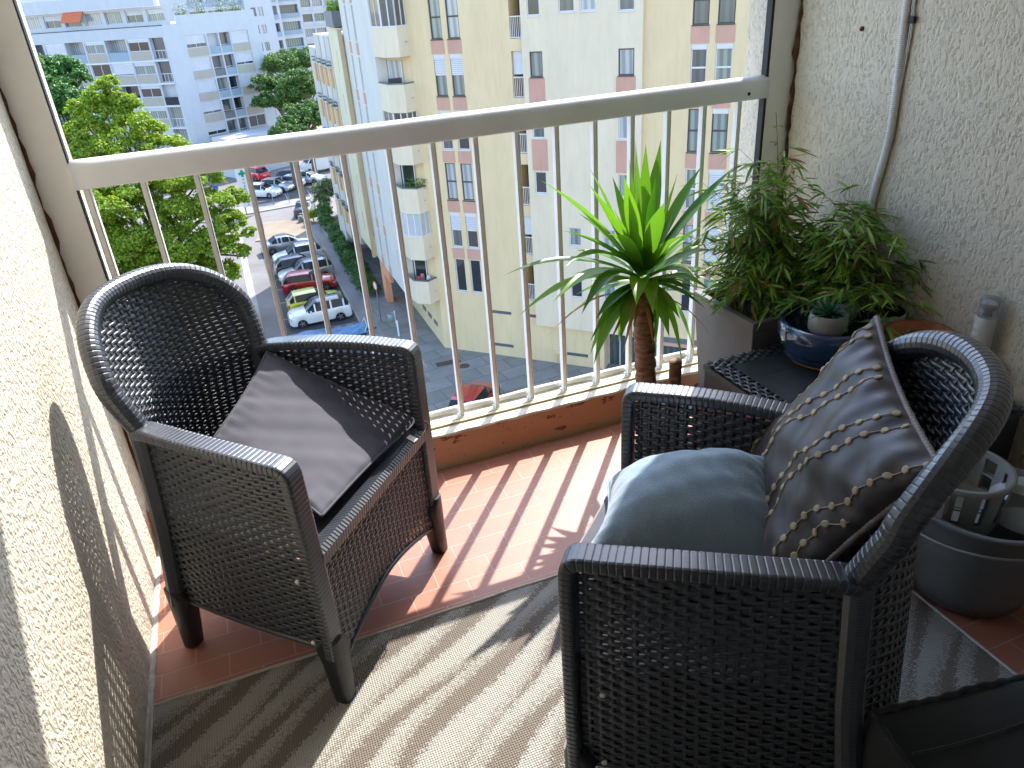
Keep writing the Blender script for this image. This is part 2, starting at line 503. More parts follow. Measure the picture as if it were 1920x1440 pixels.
for ph in (0, 2.1, 4.2):
    q.tube([p + np.array([.002 * math.cos(i * .7 + ph), .004 * math.sin(i * .7 + ph), 0]) for i, p in enumerate(P)], .0022, 5)
q.build('cord', M['white_plastic'], t)
for (yy, zz) in ((CQ[2][1], CQ[2][2]), (CQ[4][1], CQ[4][2])):
    q = MB(); q.box(-.009, .004, yy - .008, yy + .006, zz - .009, zz + .009); q.build('clip', M['black_rubber'], t)

# rug
rx0, rx1, ry0, ry1 = -.468, 1.452, -1.2, 1.512
b = MB()
nx, ny = 60, 60
rows = [[(rx0 + .008 + (rx1 - rx0 - .016) * i / nx, ry0 + (ry1 - ry0 - .008) * j / ny, .0065) for j in range(ny + 1)] for i in range(nx + 1)]
# right part of the rug ends at its own corner
b.grid(rows, 0)
b.box(rx0, rx1, ry0, ry1, .001, .0035, 1)
P = smooth_path([(rx0 + .004, ry0, .005), (rx0 + .004, ry1 - .004, .005)], .02, 0)
b.tube(P, .005, 6, 1)
b.tube([(rx1 - .004, ry0, .005), (rx1 - .004, ry1 - .004, .005)], .005, 6, 1)
P = [(rx0 + .004 + (rx1 - rx0 - .008) * i / 60, ry1 - .004 + .0012 * math.sin(i * .9), .005) for i in range(61)]
b.tube(P, .005, 6, 1)
o = b.build('rug', [M['rug'], M['rug_edge']]); tag(o, 'beige and brown flat-woven outdoor rug with leaf-like stripes on the tiles', 'rug')
# ================================================================ WICKER ARMCHAIRS
def nrm(v): return v / (np.linalg.norm(v) + 1e-12)
def frame_at(Sf, u, v, flip):
    e = 1e-3
    p = Sf(u, v); du = nrm(Sf(u + e, v) - p); dv = nrm(Sf(u, v + e) - p)
    n = nrm(np.cross(du, dv)) * flip
    return p, du, dv, n
def weave(b, Sf, rows, cols, pu, pv, wr=.0110, wc=.0116, amp=.0020, flip=1, th=.0018, mi=0):
    sec = [(-1, 0), (-.55, .8), (.0, 1.1), (.55, .8), (1, 0), (0, -.8)]
    def ribbon(pts, w):
        m = len(sec); v = []
        for (p, ac, n) in pts:
            for a, c in sec: v.append(p + ac * (a * w / 2) + n * (c * th))
        k = len(pts)
        f = [(i * m + j, i * m + (j + 1) % m, (i + 1) * m + (j + 1) % m, (i + 1) * m + j) for i in range(k - 1) for j in range(m)]
        b.add(v, f, mi, True)
    for j, (v, u0, u1) in enumerate(rows):
        if u1 - u0 < pu: continue
        k = max(2, int((u1 - u0) / (pu / 3)) + 1)
        pts = []
        for u in np.linspace(u0, u1, k):
            p, du, dv, n = frame_at(Sf, u, v, flip)
            pts.append((p + n * (amp * math.cos(math.pi * (u / pu + round(v / pv)))), dv, n))
        ribbon(pts, wr)
    for (u, v0, v1) in cols:
        if v1 - v0 < pv: continue
        k = max(2, int((v1 - v0) / (pv / 1.5)) + 1)
        pts = []
        for v in np.linspace(v0, v1, k):
            p, du, dv, n = frame_at(Sf, u, v, flip)
            pts.append((p - n * (amp * math.cos(math.pi * (u / pu + v / pv))), du, n))
        ribbon(pts, wc)

PU, PV = .0205, .0112
FW, FY, RW, RY_ = .289, .253, .250, -.262       # foot positions
AW, AY, AZ = .283, .250, .672                   # arm front corner (centre of tube)
QW, QY, QZ = .222, -.196, .668                  # arm / back junction
BW, ZT, BUL, LEAN = .252, .918, .112, .226
def col_xy(z):
    t = z / QZ
    return RW - .012 + (QW - RW + .012) * t, RY_ + .012 + (QY - RY_ - .012) * t
def back_outline(ph):
    s = max(0, math.sin(ph)) ** .737; c = math.copysign(abs(math.cos(ph)) ** .60, math.cos(ph))
    w = QW + (BW - QW) * min(1, s * 2)
    return w * c, QZ + (ZT - QZ) * s
def back_pt(x, z):
    if z <= QZ:
        xc, yc = col_xy(z); return np.array([x, yc - BUL * (1 - (x / xc) ** 2), z])
    w = QW + (BW - QW) * min(1, (z - QZ) / .1)
    return np.array([x, QY - BUL * (1 - (x / w) ** 2) - LEAN * (z - QZ), z])
def side_pt(sg):
    def f(u, z):     # u: metres from the rear column
        xr, yr = col_xy(z); t = u / .44
        xf = FW - .014 + (AW - FW + .012) * z / AZ
        return np.array([sg * (xr + (xf - xr) * t + .010 * math.sin(math.pi * min(1, max(0, t)))), yr + (.235 - yr) * t, z])
    return f
def front_pt(u, z): return np.array([u, .243 - .006 * math.cos(u * 6), z])
def arch_side(u): return .155 + .03 * (2 * (u - .22) / .44) ** 2 * -1 + .03
def make_armchair(loc, ang, label):
    t = empty('armchair', (loc[0], loc[1], 0), ang - math.pi / 2)
    tag(t, label, 'armchair', 'wicker armchairs on the balcony')
    mw = M['wicker']
    nr = 46
    for sg in (1, -1):
        b = MB(); Sf = side_pt(sg)
        rows = [(.165 + PV * j, .01, .432) for j in range(45) if .165 + PV * j < .655]
        cols = [(PU * (i + .5), .15 + .012 * math.sin(i * .15), .66) for i in range(21)]
        weave(b, Sf, rows, cols, PU, PV, flip=sg)
        # closed inner skin of the seat box, up to seat height
        b.grid([[Sf(u, z) - np.array([sg * .0040, 0, 0]) for z in (.16, .30, .42)] for u in np.linspace(.0, .44, 8)])
        so_ = b.build('side_panel', mw, t)
        q = MB(); q.tube([side_pt(sg)(u, .158 + .004 * math.sin(u * 7)) for u in np.linspace(.01, .435, 30)], .0065, 8); q.build('edge_band', mw, so_)
    b = MB()
    rows = []
    for j in range(80):
        z = .16 + PV * j
        if z > ZT - .02: break
        if z <= QZ: xm = col_xy(z)[0] - .005
        else:
            xm = 0
            for ph in np.linspace(0, math.pi / 2, 120):
                x, zz = back_outline(ph)
                if zz <= z: xm = x
            xm -= .006
        rows.append((z, -xm, xm))
    cols = []
    for i in range(-12, 13):
        x = PU * i * .98
        if abs(x) > BW - .02: continue
        zt = QZ
        for ph in np.linspace(0.01, math.pi / 2, 120):
            xo, zo = back_outline(ph)
            if xo >= abs(x): zt = zo
        if abs(x) > QW - .01: cols.append((x, QZ + .05, zt - .006))
        else: cols.append((x, .15, zt - .006))
    weave(b, back_pt, rows, cols, PU * .98, PV, flip=-1)
    b.grid([[back_pt(x, z) + np.array([0, .006, 0]) for z in (.16, .3, .415)] for x in np.linspace(-.21, .21, 12)])
    b.build('backrest', mw, t)
    b = MB()
    rows = [(.13 + PV * j, -.262, .262) for j in range(60) if .13 + PV * j < .405]
    rows = []
    for j in range(60):
        z = .10 + PV * j
        if z > .405: break
        # arch: clear opening under the apron
        if z < .165:
            h = math.sqrt(max(0, 1 - ((z - .165) / .065) ** 2)) * .0
            e = .262 - .26 * (z - .10) / .065
            rows += [(z, -.262, -max(.02, e * .9 + .02)), (z, max(.02, e * .9 + .02), .262)]
        else: rows.append((z, -.262, .262))
    cols = [(PU * i, .10 + .07 * (1 - (abs(PU * i) / .262) ** 1.3), .41) for i in range(-12, 13)]
    weave(b, front_pt, rows, cols, PU, PV, flip=-1)
    b.grid([[front_pt(x, z) - np.array([0, .006, 0]) for z in (.172, .30, .415)] for x in np.linspace(-.262, .262, 8)])
    xs_ = np.linspace(-.25, .25, 41)
    q = MB(); q.tube([(x, .243, .168 - .068 * (abs(x) / .262) ** 1.6) for x in xs_], .0065, 8)
    b.v += [tuple(p) for p in []]
    ao = b.build('apron', mw, t); q.build('edge_band', mw, ao)
    # ribbed bands: arms + front posts, rear posts, back rim, seat edge
    def ribbed(path, sec, ref, name, pitch=.0125, depth=.955):
        P = resample(path, pitch / 6)
        sc = [1, 1, 1, 1, .995, depth] * (len(P) // 6 + 1)
        q = MB(); q.sweep(P, sec, ref, sc[:len(P)], smooth=False)
        return q.build(name, mw, t)
    for sg in (1, -1):
        pts = [(sg * (FW - .012), FY - .012, .15), (sg * (FW - .012), FY - .010, .22), (sg * AW, AY - .006, AZ - .03), (sg * AW, AY - .009, AZ - .004), (sg * AW, AY - .022, AZ + .005), (sg * (AW - .002), AY - .06, AZ + .005),
               (sg * (AW - .006), .12, AZ + .010), (sg * (AW - .022), -.02, AZ + .010), (sg * (QW + .010), -.16, AZ + .002), (sg * QW, QY, QZ - .004)]
        ribbed(smooth_path(pts, .01, 2), rrect(.054, .026, .008, 3), (sg, 0, 0), 'armrest')
        pts = [(sg * (RW - .012), RY_ + .012, .15), (sg * col_xy(.4)[0], col_xy(.4)[1], .4), (sg * QW, QY, QZ + .01)]
        ribbed(pts, [(.024 * math.cos(a), .024 * math.sin(a)) for a in np.linspace(0, 2 * math.pi, 13)[:-1]], (1, 0, 0), 'rear_post', .006, .975)
        for (x, y, nm) in ((FW - .010, FY - .012, 1), (RW - .012, RY_ + .014, -1)):
            q = MB()
            rows = []
            for z, wx, wy in ((0.0, .038, .038), (.004, .044, .044), (.06, .050, .050), (.13, .056, .056), (.17, .064, .064), (.2, .040, .040)):
                ox = -sg * (wx - .044) / 2; oy = -nm * (wy - .046) / 2
                fx = sg * (FW - .012 - x) * 0
                rows.append([(sg * x + ox + a, y + oy + c, z) for a, c in rrect(wx, wy, .014, 3)])
            n_ = len(rows[0])
            q.add([p for r_ in rows for p in r_], [(i * n_ + j, i * n_ + (j + 1) % n_, (i + 1) * n_ + (j + 1) % n_, (i + 1) * n_ + j) for i in range(len(rows) - 1) for j in range(n_)], 0, True)
            q.add(rows[0], [tuple(range(n_ - 1, -1, -1))])
            q.add(rows[-1], [tuple(range(n_))])
            q.build('leg', M['wicker_flat'], t)
    pts = []
    for ph in np.linspace(0, math.pi, 120):
        x, z = back_outline(ph)
        p = back_pt(min(max(x, -BW), BW), z); p[0] = x
        pts.append(p)
    ribbed(pts, rrect(.048, .048, .023, 4), (0, 1, 0), 'back_rim', .0125, .962)
    b = MB()
    P = resample([(-.262, .238, .425), (.262, .238, .425)], .0105 / 4)
    b.sweep(P, [(.022, .012), (.018, -.020), (.0, -.026), (-.02, -.022), (-.03, -.012), (-.03, .006), (.008, .022)], (0, 1, 0), ([1, 1, 1, .93] * 400)[:len(P)], smooth=False)
    b.build('seat_edge', mw, t)
    b = MB()
    poly = [(.255, .222), (-.255, .222), (-.25, .0), (-.228, -.2)] + [(x, col_xy(.42)[1] - BUL * (1 - (x / .235) ** 2) + .008) for x in np.linspace(-.2, .2, 9)] + [(.228, -.2), (.25, 0)]
    b.prism(poly, .405, .425)
    b.build('seat', M['wicker_flat'], t)
    for sg in (1, -1):
        for z in (.36, .12 + .05):
            p = side_pt(sg)(.395, z)
            q = MB(); q.tube([p, p + np.array([sg * .007, 0, 0])], .0055, 10); q.build('screw', M['alu'], t)
    return t
ARM_L = (-.023, 1.712, -.703)
ARM_R = (.741, .934, 2.463)
ch = make_armchair(ARM_L[:2], ARM_L[2], 'sunlit black wicker armchair beside the left wall, a thin dark pad on its seat')
ch2 = copy_tree(ch, None, (ARM_R[0], ARM_R[1], 0), ARM_R[2] - math.pi / 2)
ch2['label'] = 'shaded black wicker armchair nearest the viewer, holding a blue cushion and a beaded pillow'

# ---------------------------------------------------------------- soft things
def hashn(x, y, s): return math.sin(x * 12.9 + y * 7.3 + s) * .5 + math.sin(x * 5.1 - y * 9.7 + s * 2.1) * .5
def pillow(corners, thick, pinch=.06, n=46, power=.5, wr=.004, seed=0., sag=0., flat=.0, name='cushion', mats=None, two=None):
    """corners: four 3-D points a b c d (a->b along u, a->d along v); bulges towards cross(u,v)"""
    A, B, Cc, D = [np.array(c, float) for c in corners]
    N = nrm(np.cross(B - A, D - A)); cen = (A + B + Cc + D) / 4
    def top(u, v, s):
        pu = pinch * math.sin(math.pi * u) ** 1.0; pv = pinch * math.sin(math.pi * v)
        uu = u + (0.5 - u) * 2 * pv * abs(2 * u - 1) ; vv = v + (0.5 - v) * 2 * pu * abs(2 * v - 1)
        p = A * (1 - uu) * (1 - vv) + B * uu * (1 - vv) + Cc * uu * vv + D * (1 - uu) * vv
        a = max(0, 1 - abs(2 * u - 1) ** 2.4) ** power * max(0, 1 - abs(2 * v - 1) ** 2.4) ** power
        edge = (1 - a)
        w = wr * (hashn(u * 1.2, v * 1.1, seed) + .5 * hashn(u * 2.7, v * 3.1, seed + 3))
        pk = wr * .8 * math.sin(u * 60 + seed) * math.exp(-min(v, 1 - v) * 12) * (1 if s > 0 else .4) + wr * .8 * math.sin(v * 57 + seed) * math.exp(-min(u, 1 - u) * 12)
        h = thick * .5 * a * (1 if s > 0 else 1 - flat) + (w + pk) * a ** .5 * s
        return p + N * (s * h) - np.array([0, 0, sag * a])
    us = [(.5 - .5 * math.cos(math.pi * i / n)) * .35 + .65 * i / n for i in range(n + 1)]
    b = MB()
    for s in (1, -1):
        b.grid([[top(u, v, s) for v in us] for u in us] if s > 0 else [[top(u, v, s) for v in us] for u in us][::-1], 0 if two is None or s > 0 else 1)
    o = b.build(name, mats)
    return o, top, us
# thin seat pad on the left chair
z0 = .458
cs = [atz(603, 968, .455), atz(787, 786, .458), atz(500, 660, .665), atz(400, 822, .555)]
o, top, us = pillow(cs, .034, .02, 40, .32, .0035, 1.3, 0, .3, 'seat_pad', M['pad'])
tag(o, 'thin charcoal seat pad tilted on the sunlit left armchair', 'cushion')
q = MB()
for e in (0, 1):
    q.tube([top(u, e, 1) for u in us], .0035, 6); q.tube([top(e, u, 1) for u in us], .0035, 6)
q.build('piping', M['pad'], o)
# white tag and tie hanging at the front corner
q = MB(); c = atz(765, 818, .452)
q.obox(c, (.74, .67, 0), (.6, -.65, -.35), (.3, -.3, .85), -.009, .009, 0, .026, 0, .001)
q.build('care_label', M['white_plastic'], o)
q = MB(); c = atz(789, 792, .462)
q.tube(smooth_path([c, c + (.012, -.012, .006), c + (.02, -.004, -.012), c + (.008, -.006, -.03), c + (0, .004, -.01)], .003, 2), .0022, 5); q.build('tie', M['dark_edge'], o)
# flat pad under the cushions of the right chair
cs = [atz(1068, 1052, .445), atz(1330, 1120, .445), atz(1420, 960, .45), atz(1162, 885, .445)]
o, top, us = pillow(cs, .03, .01, 30, .3, .002, 4.3, 0, .3, 'seat_pad', M['pad'])
tag(o, 'flat charcoal seat pad under the blue cushion on the right armchair', 'cushion')
q = MB(); q.tube([top(0, u, 1) for u in us], .0028, 6); q.build('piping', M['rope'], o)
# blue linen cushion
cs = [atz(1102, 1030, .505), atz(1502, 1078, .52), atz(1448, 858, .64), atz(1138, 900, .475)]
o, top, us = pillow(cs, .22, .06, 56, .6, .0045, 2.2, 0, .45, 'cushion', [M['blue_cloth'], M['sunlit_cloth']], two=True)  # underside takes the pale cloth with sunlight put into its colour
tag(o, 'plump blue grey linen cushion on the seat of the right armchair', 'cushion')
q = MB()
for e in (0, 1):
    q.tube([top(u, e, 1) for u in us], .003, 6); q.tube([top(e, u, 1) for u in us], .003, 6)
q.build('seam', M['blue_cloth'], o)
# beaded satin pillow leaning on the back
c = np.array([.903, .885, .682]); X = np.array([.531, .842, .098]); Y = np.array([.361, -.329, .873])
a_, b_ = .225, .212
cs = [c - X * a_ - Y * b_, c + X * a_ - Y * b_, c + X * a_ + Y * b_, c - X * a_ + Y * b_]
N_ = nrm(np.cross(X, Y))
if N_[0] > 0: cs = [cs[1], cs[0], cs[3], cs[2]]
o, top, us = pillow(cs, .13, .035, 60, .5, .009, 5.1, 0, .3, 'pillow', M['satin'])
tag(o, 'dark satin pillow with rows of golden beads leaning on the right armchair back', 'pillow')
q = MB()
for e in (0, 1):
    for fn in ((lambda u, e=e: top(u, e, 1)), (lambda u, e=e: top(e, u, 1))):
        P = resample([fn(u) for u in us], .0022)
        cyc = [1, .93, .8, .93]
        q.tube(P, .0058, 7, scale=(cyc * (len(P) // 4 + 1))[:len(P)])
q.build('corded_edge', M['rope'], o)
q = MB()
def bead_line(f, v0, gap=.066):
    k = 0; u = .02
    pts = []
    while u < .985:
        v = f(u)
        if 0.02 < v < .98:
            p = top(v, u, 1); e = .004
            du = nrm(top(v + e, u, 1) - p); dv = nrm(top(v, u + e, 1) - p); n = nrm(np.cross(du, dv))
            pts.append(p + n * .0015)
            if k % 6 == 3:
                rr = .0072
                ring = [p + n * .0012 + (du * math.cos(a) + dv * math.sin(a)) * rr for a in np.linspace(0, 2 * math.pi, 13)[:-1]]
                ring2 = [p + n * .0032 + (du * math.cos(a) + dv * math.sin(a)) * rr * .75 for a in np.linspace(0, 2 * math.pi, 13)[:-1]]
                b0 = len(q.v)
                q.add(ring + ring2 + [p + n * .0036], [(i, (i + 1) % 12, 12 + (i + 1) % 12, 12 + i) for i in range(12)] + [(12 + i, 12 + (i + 1) % 12, 24) for i in range(12)])
        k += 1; u += gap / 6
    if len(pts) > 3: q.tube(pts, .0011, 5)
for v0 in (.10, .40, .70, 1.0):
    for dv in (0, .075):
        bead_line(lambda u, a=v0 + dv: a - .10 * math.sin((u - .1) * 3.0) + .05 * math.tanh((u - .55) * 14) - .03, 0)
q.build('bead_embroidery', M['gold_thread'], o)
# ================================================================ TABLE AND WHAT STANDS ON IT
TX0, TX1, TY0, TY1, TZ = 1.278, 1.872, 1.17, 1.808, .40
t = empty('side_table', (TX0, TY0, 0)); tag(t, 'low black storage table with woven rim between planter and right armchair', 'table')
w_, d_ = TX1 - TX0, TY1 - TY0
b = MB(); b.box(.062, w_ - .062, .062, d_ - .062, TZ - .012, TZ - .0035)
b.box(.0, w_, .0, d_, TZ - .03, TZ - .0125)
for k in range(1, 4): b.box(.064, w_ - .064, d_ * k / 4 - .0008, d_ * k / 4 + .0008, TZ - .0045, TZ - .003)
b.build('table_top', simple('charcoal_table_top', (.036, .044, .05), .42, 0, .3, 7, 50, .001, .3), t)
b = MB()
def flat_pt(u, v): return np.array([u, v, TZ - .005])
def strip(x0, x1, y0, y1, along):
    pu, pv = .022, .0125
    if along == 'x':
        rows = [(y0 + pv * (j + .5), x0, x1) for j in range(int((y1 - y0) / pv))]
        cols = [(x0 + pu * (i + .5), y0, y1) for i in range(int((x1 - x0) / pu))]
        weave(b, flat_pt, rows, cols, pu, pv, wr=.010, wc=.013, amp=.0028, flip=1)
    else:
        f2 = lambda u, v: np.array([v, u, TZ - .005])
        rows = [(x0 + pv * (j + .5), y0, y1) for j in range(int((x1 - x0) / pv))]
        cols = [(y0 + pu * (i + .5), x0, x1) for i in range(int((y1 - y0) / pu))]
        weave(b, f2, rows, cols, pu, pv, wr=.010, wc=.013, amp=.0028, flip=-1)
strip(.004, w_ - .004, .004, .062, 'x'); strip(.004, w_ - .004, d_ - .062, d_ - .004, 'x')
strip(.004, .062, .062, d_ - .062, 'y'); strip(w_ - .062, w_ - .004, .062, d_ - .062, 'y')
b.build('woven_rim', M['wicker'], t)
b = MB()
b.box(.004, w_ - .004, d_ - .02, d_ - .004, .06, TZ - .0305); b.box(.004, .02, .0205, d_ - .0205, .06, TZ - .0305); b.box(w_ - .02, w_ - .004, .0205, d_ - .0205, .06, TZ - .0305)
b.box(.004, w_ - .004, .004, .02, .22, TZ - .0305)
b.box(.001, .0035, .01, d_ - .01, .20, .206); b.box(.001, .0035, .01, d_ - .01, .30, .304)
b.build('side_panels', M['wicker_flat'], t)
for x in (.03, w_ - .03):
    for y in (.03, d_ - .03):
        q = MB(); q.lathe([(.016, 0), (.022, .06), (.022, .3)], 12, (x, y, 0)); q.build('leg', M['wicker_flat'], t)

# planter behind the table
t = empty('planter', (1.462, 1.812, 0)); tag(t, 'tall grey tapered planter of bamboo behind the black table', 'planter')
PW, PD, PH = .41, .345, .485
def ring(x0, x1, y0, y1, z): return [(x0, y0, z), (x1, y0, z), (x1, y1, z), (x0, y1, z)]
lv = [ring(.035, PW - .035, .035, PD - .03, 0), ring(.004, PW - .004, .004, PD - .004, PH - .035), ring(0, PW, 0, PD, PH - .03), ring(0, PW, 0, PD, PH), ring(.022, PW - .022, .022, PD - .022, PH), ring(.026, PW - .026, .026, PD - .026, PH - .07)]
b = MB()
b.add([p for r_ in lv for p in r_], [(i * 4 + j, i * 4 + (j + 1) % 4, (i + 1) * 4 + (j + 1) % 4, (i + 1) * 4 + j) for i in range(5) for j in range(4)] + [(3, 2, 1, 0)])
o = b.build('planter_box', simple('grey_fibreclay', (.165, .155, .15), .75, 0, .14, 6, 150, .001, .3), t)
bv = o.modifiers.new('bevel', 'BEVEL'); bv.width = .003; bv.segments = 2
b = MB(); b.box(.027, PW - .027, .027, PD - .027, PH - .09, PH - .068); b.build('soil', simple('potting_soil', (.035, .026, .018), .95, 0, .4, 60, 120, .01, 1), t)

# blades -----------------------------------------------------------------
def blade(b, base, dirv, L, w, droop=.0, seg=4, fold=.25, up=(0, 0, 1), twist=0.):
    """lance-shaped leaf: base, direction, length, width; droop bends it towards -z"""
    d = nrm(np.array(dirv, float)); upv = np.array(up, float)
    side = nrm(np.cross(d, upv) + 1e-6); n = nrm(np.cross(side, d))
    if twist:
        side, n = side * math.cos(twist) + n * math.sin(twist), n * math.cos(twist) - side * math.sin(twist)
    vs = []
    for i in range(seg + 1):
        t = i / seg
        c = np.array(base) + d * (L * t) + np.array([0, 0, -1.0]) * (droop * L * t * t)
        ww = w * (math.sin(math.pi * min(1, t * .86 + .14)) ** .75) * .5 if i < seg else 0
        vs += [c - side * ww + n * ww * fold, c, c + side * ww + n * ww * fold]
    fs = []
    for i in range(seg):
        a = i * 3
        fs += [(a, a + 1, a + 4, a + 3), (a + 1, a + 2, a + 5, a + 4)]
    b.add(vs, fs, 0, True)

M['bamboo_leaf'] = leafmat('bamboo_leaf', (.09, .23, .03), (.32, .48, .07), .35, .45, (.40, .22, .08))
M['bamboo_stem'] = simple('bamboo_stem', (.16, .15, .05), .5, 0, .35, 30)
rb = random.Random(5)
def bamboo(name, label, base_fn, n, tipfn, leaves):
    t = empty(name, (1.6, 1.95, .42)); tag(t, label, 'plant')
    org = np.array([1.6, 1.95, .42])
    st, lf = MB(), MB()
    for i in range(n):
        b0 = base_fn(); tip = tipfn()
        mid = b0 * .45 + tip * .55; mid[2] = b0[2] + (tip[2] - b0[2]) * .8
        P = smooth_path([b0 - org, mid - org, tip - org], .02, 3)
        st.tube(P, .0022, 5, scale=[1 - .75 * k / len(P) for k in range(len(P))])
        # side twigs in the upper part
        for k in range(len(P)):
            t_ = k / len(P)
            if t_ < .22 or rb.random() > .72: continue
            a = rb.uniform(0, 6.28); out = np.array([math.cos(a), math.sin(a), rb.uniform(-.1, .7)])
            tl = rb.uniform(.03, .11) * (1.2 - .5 * t_)
            P2 = [P[k], P[k] + out * tl * .6 + np.array([0, 0, .01]), P[k] + out * tl - np.array([0, 0, tl * .25])]
            st.tube(P2, .0009, 4)
            for m in range(rb.randint(*leaves)):
                a2 = a + rb.uniform(-1.1, 1.1)
                dv = np.array([math.cos(a2), math.sin(a2), rb.uniform(-.55, .3)])
                blade(lf, P2[-1] + (P2[1] - P2[2]) * rb.uniform(0, .8), dv, rb.uniform(.04, .085), rb.uniform(.006, .0105), rb.uniform(.05, .35), 4, .3, twist=rb.uniform(-.8, .8))
    for v in lf.v: pass
    # keep foliage on this side of the wall
    def clampx(L): return [(min(x, 1.89 - org[0]), y, z) for x, y, z in L]
    lf.v = clampx(lf.v); st.v = clampx(st.v)
    st.build('stems', M['bamboo_stem'], t)
    lf.build('foliage', M['bamboo_leaf'], t)
    return t
def _b1(): return np.array([rb.uniform(1.50, 1.78), rb.uniform(1.86, 2.12), .415])
def _t1():
    a = rb.uniform(0, 6.28); r = rb.uniform(.02, .24)
    return np.array([1.60 + r * math.cos(a) * 1.0, 2.0 + r * math.sin(a) * .8, .86 - r * .7 + rb.uniform(-.18, .16)])
bamboo('bamboo', 'airy light green bamboo filling the grey planter beside the railing', _b1, 58, _t1, (3, 5))
def _b2(): return np.array([rb.uniform(1.70, 1.82), rb.uniform(1.84, 2.0), .415])
def _t2():
    a = rb.uniform(-2.6, .2); r = rb.uniform(.03, .36)
    return np.array([1.74 + r * math.cos(a) * .75, 1.83 + r * math.sin(a), .80 - r * .55 + rb.uniform(-.14, .10)])
bamboo('bamboo', 'arching dark green bamboo clump leaning out of the planter against the right wall', _b2, 54, _t2, (3, 6))
# climbing sprig up the post
t = empty('climbing_sprig', (1.83, 2.2, .55)); tag(t, 'single thin climbing shoot reaching up the right post above the bamboo', 'plant')
st, lf = MB(), MB()
P = smooth_path([(0, -.03, -.12), (.0, .0, .10), (.01, .02, .26), (-.01, .02, .40), (-.028, .02, .50)], .015, 3)
st.tube(P, .0014, 5)
for k in range(6, len(P), 4):
    a = rb.uniform(0, 6.28)
    for s in (0, 1.5): blade(lf, P[k], (math.cos(a + s), math.sin(a + s) - .4, .2), .035, .012, .2)
st.build('stems', M['bamboo_stem'], t); lf.build('foliage', M['bamboo_leaf'], t)

# ---- pots on the table
c = (1.615, 1.655, TZ)
t = empty('bonsai_bowl', c); tag(t, 'glossy dark blue ceramic bowl holding two small pots on the black table', 'bowl')
b = MB()
b.lathe([(.0, .012), (.105, .012), (.118, .016), (.124, .026), (.121, .034), (.126, .040), (.142, .065), (.148, .10), (.142, .122), (.132, .132), (.126, .130), (.124, .115), (.0, .105)], 40)
b.build('bowl_body', simple('blue_glaze', (.012, .035, .09), .12, 0, .5, 14, coat=1.0), t)
b = MB(); b.lathe([(.10, .0015), (.108, .006), (.105, .0125)], 32, cap0=True); b.build('bowl_foot', simple('raw_clay', (.38, .16, .08), .8), t)
M['soil'] = bpy.data.materials['potting_soil']
M['haworthia'] = leafmat('succulent_leaf', (.015, .10, .05), (.05, .20, .09), .1, .4)
M['grey_pot'] = simple('grey_stoneware', (.25, .25, .23), .45, 0, .12, 15)
for (dx, dy, r, lab, plant) in ((-.045, -.045, .056, 'small round grey pot with a spiky green succulent, in front inside the blue bowl', 1), (.055, .03, .062, 'grey ribbed pot behind the succulent pot inside the blue bowl', 2)):
    t = empty('flower_pot', (c[0] + dx, c[1] + dy, c[2] + .108)); tag(t, lab, 'pot')
    b = MB(); b.lathe([(.0, 0), (r * .75, .0), (r * .98, .02), (r, .05), (r * .93, .068), (r * .85, .07), (r * .83, .055), (0, .052)], 28)
    b.build('pot_body', M['grey_pot'], t)
    q = MB(); q.lathe([(r * .83, .0), (.0, .004)], 20, (0, 0, .055)); q.build('soil', M['soil'], t)
    q = MB()
    for k in range(34 if plant == 1 else 16):
        a = k * 2.4; el = .25 + 1.1 * k / 34
        blade(q, (.004 * math.cos(a), .004 * math.sin(a), .06), (math.cos(a) * math.cos(el), math.sin(a) * math.cos(el), math.sin(el)), rb.uniform(.06, .10), .008, .25 if plant == 1 else .7, 4, .5)
    q.build('foliage', M['haworthia'] if plant == 1 else M['bamboo_leaf'], t)
# white and black bowl
c3 = (1.822, 1.655, TZ)
t = empty('dish', c3); tag(t, 'white dish with a black inside at the foot of the right wall', 'dish')
b = MB(); b.lathe([(0, .0), (.045, .0), (.066, .06), (.074, .115), (.070, .118)], 28); b.build('dish_body', simple('white_glaze', (.62, .6, .54), .25), t)
b = MB(); b.lathe([(.0695, .1175), (.064, .09), (.0, .08)], 28); b.build('dish_inside', simple('black_glaze', (.012, .014, .03), .2), t)
# terracotta saucer
c4 = (1.80, 1.475, TZ + .082)
t = empty('saucer', c4); t.scale = (.82, .82, .9); tag(t, 'terracotta saucer with dry pebbles behind the right armchair', 'saucer')
b = MB(); b.lathe([(0, .0), (.085, .0), (.112, .032), (.113, .038), (.105, .038), (.098, .03), (.088, .012), (0, .01)], 36); b.build('saucer_body', simple('terracotta', (.42, .15, .065), .7, 0, .15, 12), t)
q = MB()
for k in range(120):
    a = rb.uniform(0, 6.28); r_ = .08 * math.sqrt(rb.random()); s = rb.uniform(.003, .007)
    q.lathe([(0, -s), (s * .9, 0), (0, s)], 6, (r_ * math.cos(a), r_ * math.sin(a), .012 + s * .6))
tag(q.build('pebbles', simple('pebbles', (.35, .30, .22), .9, isl=.5), t), kind='stuff')
# wooden tray behind the chair
b = MB(); b.box(0, .18, 0, .29, .062, .08)
for x_ in (.0, .155):
    for y_ in (.0, .265): b.box(x_, x_ + .025, y_, y_ + .025, 0, .0615)
o = b.build('wooden_stand', simple('raw_wood', (.42, .22, .10), .6, 0, .2, 30)); o.location = (1.712, 1.272, TZ + .0005)
tag(o, 'small raw wooden stand behind the top of the right armchair', 'stand')
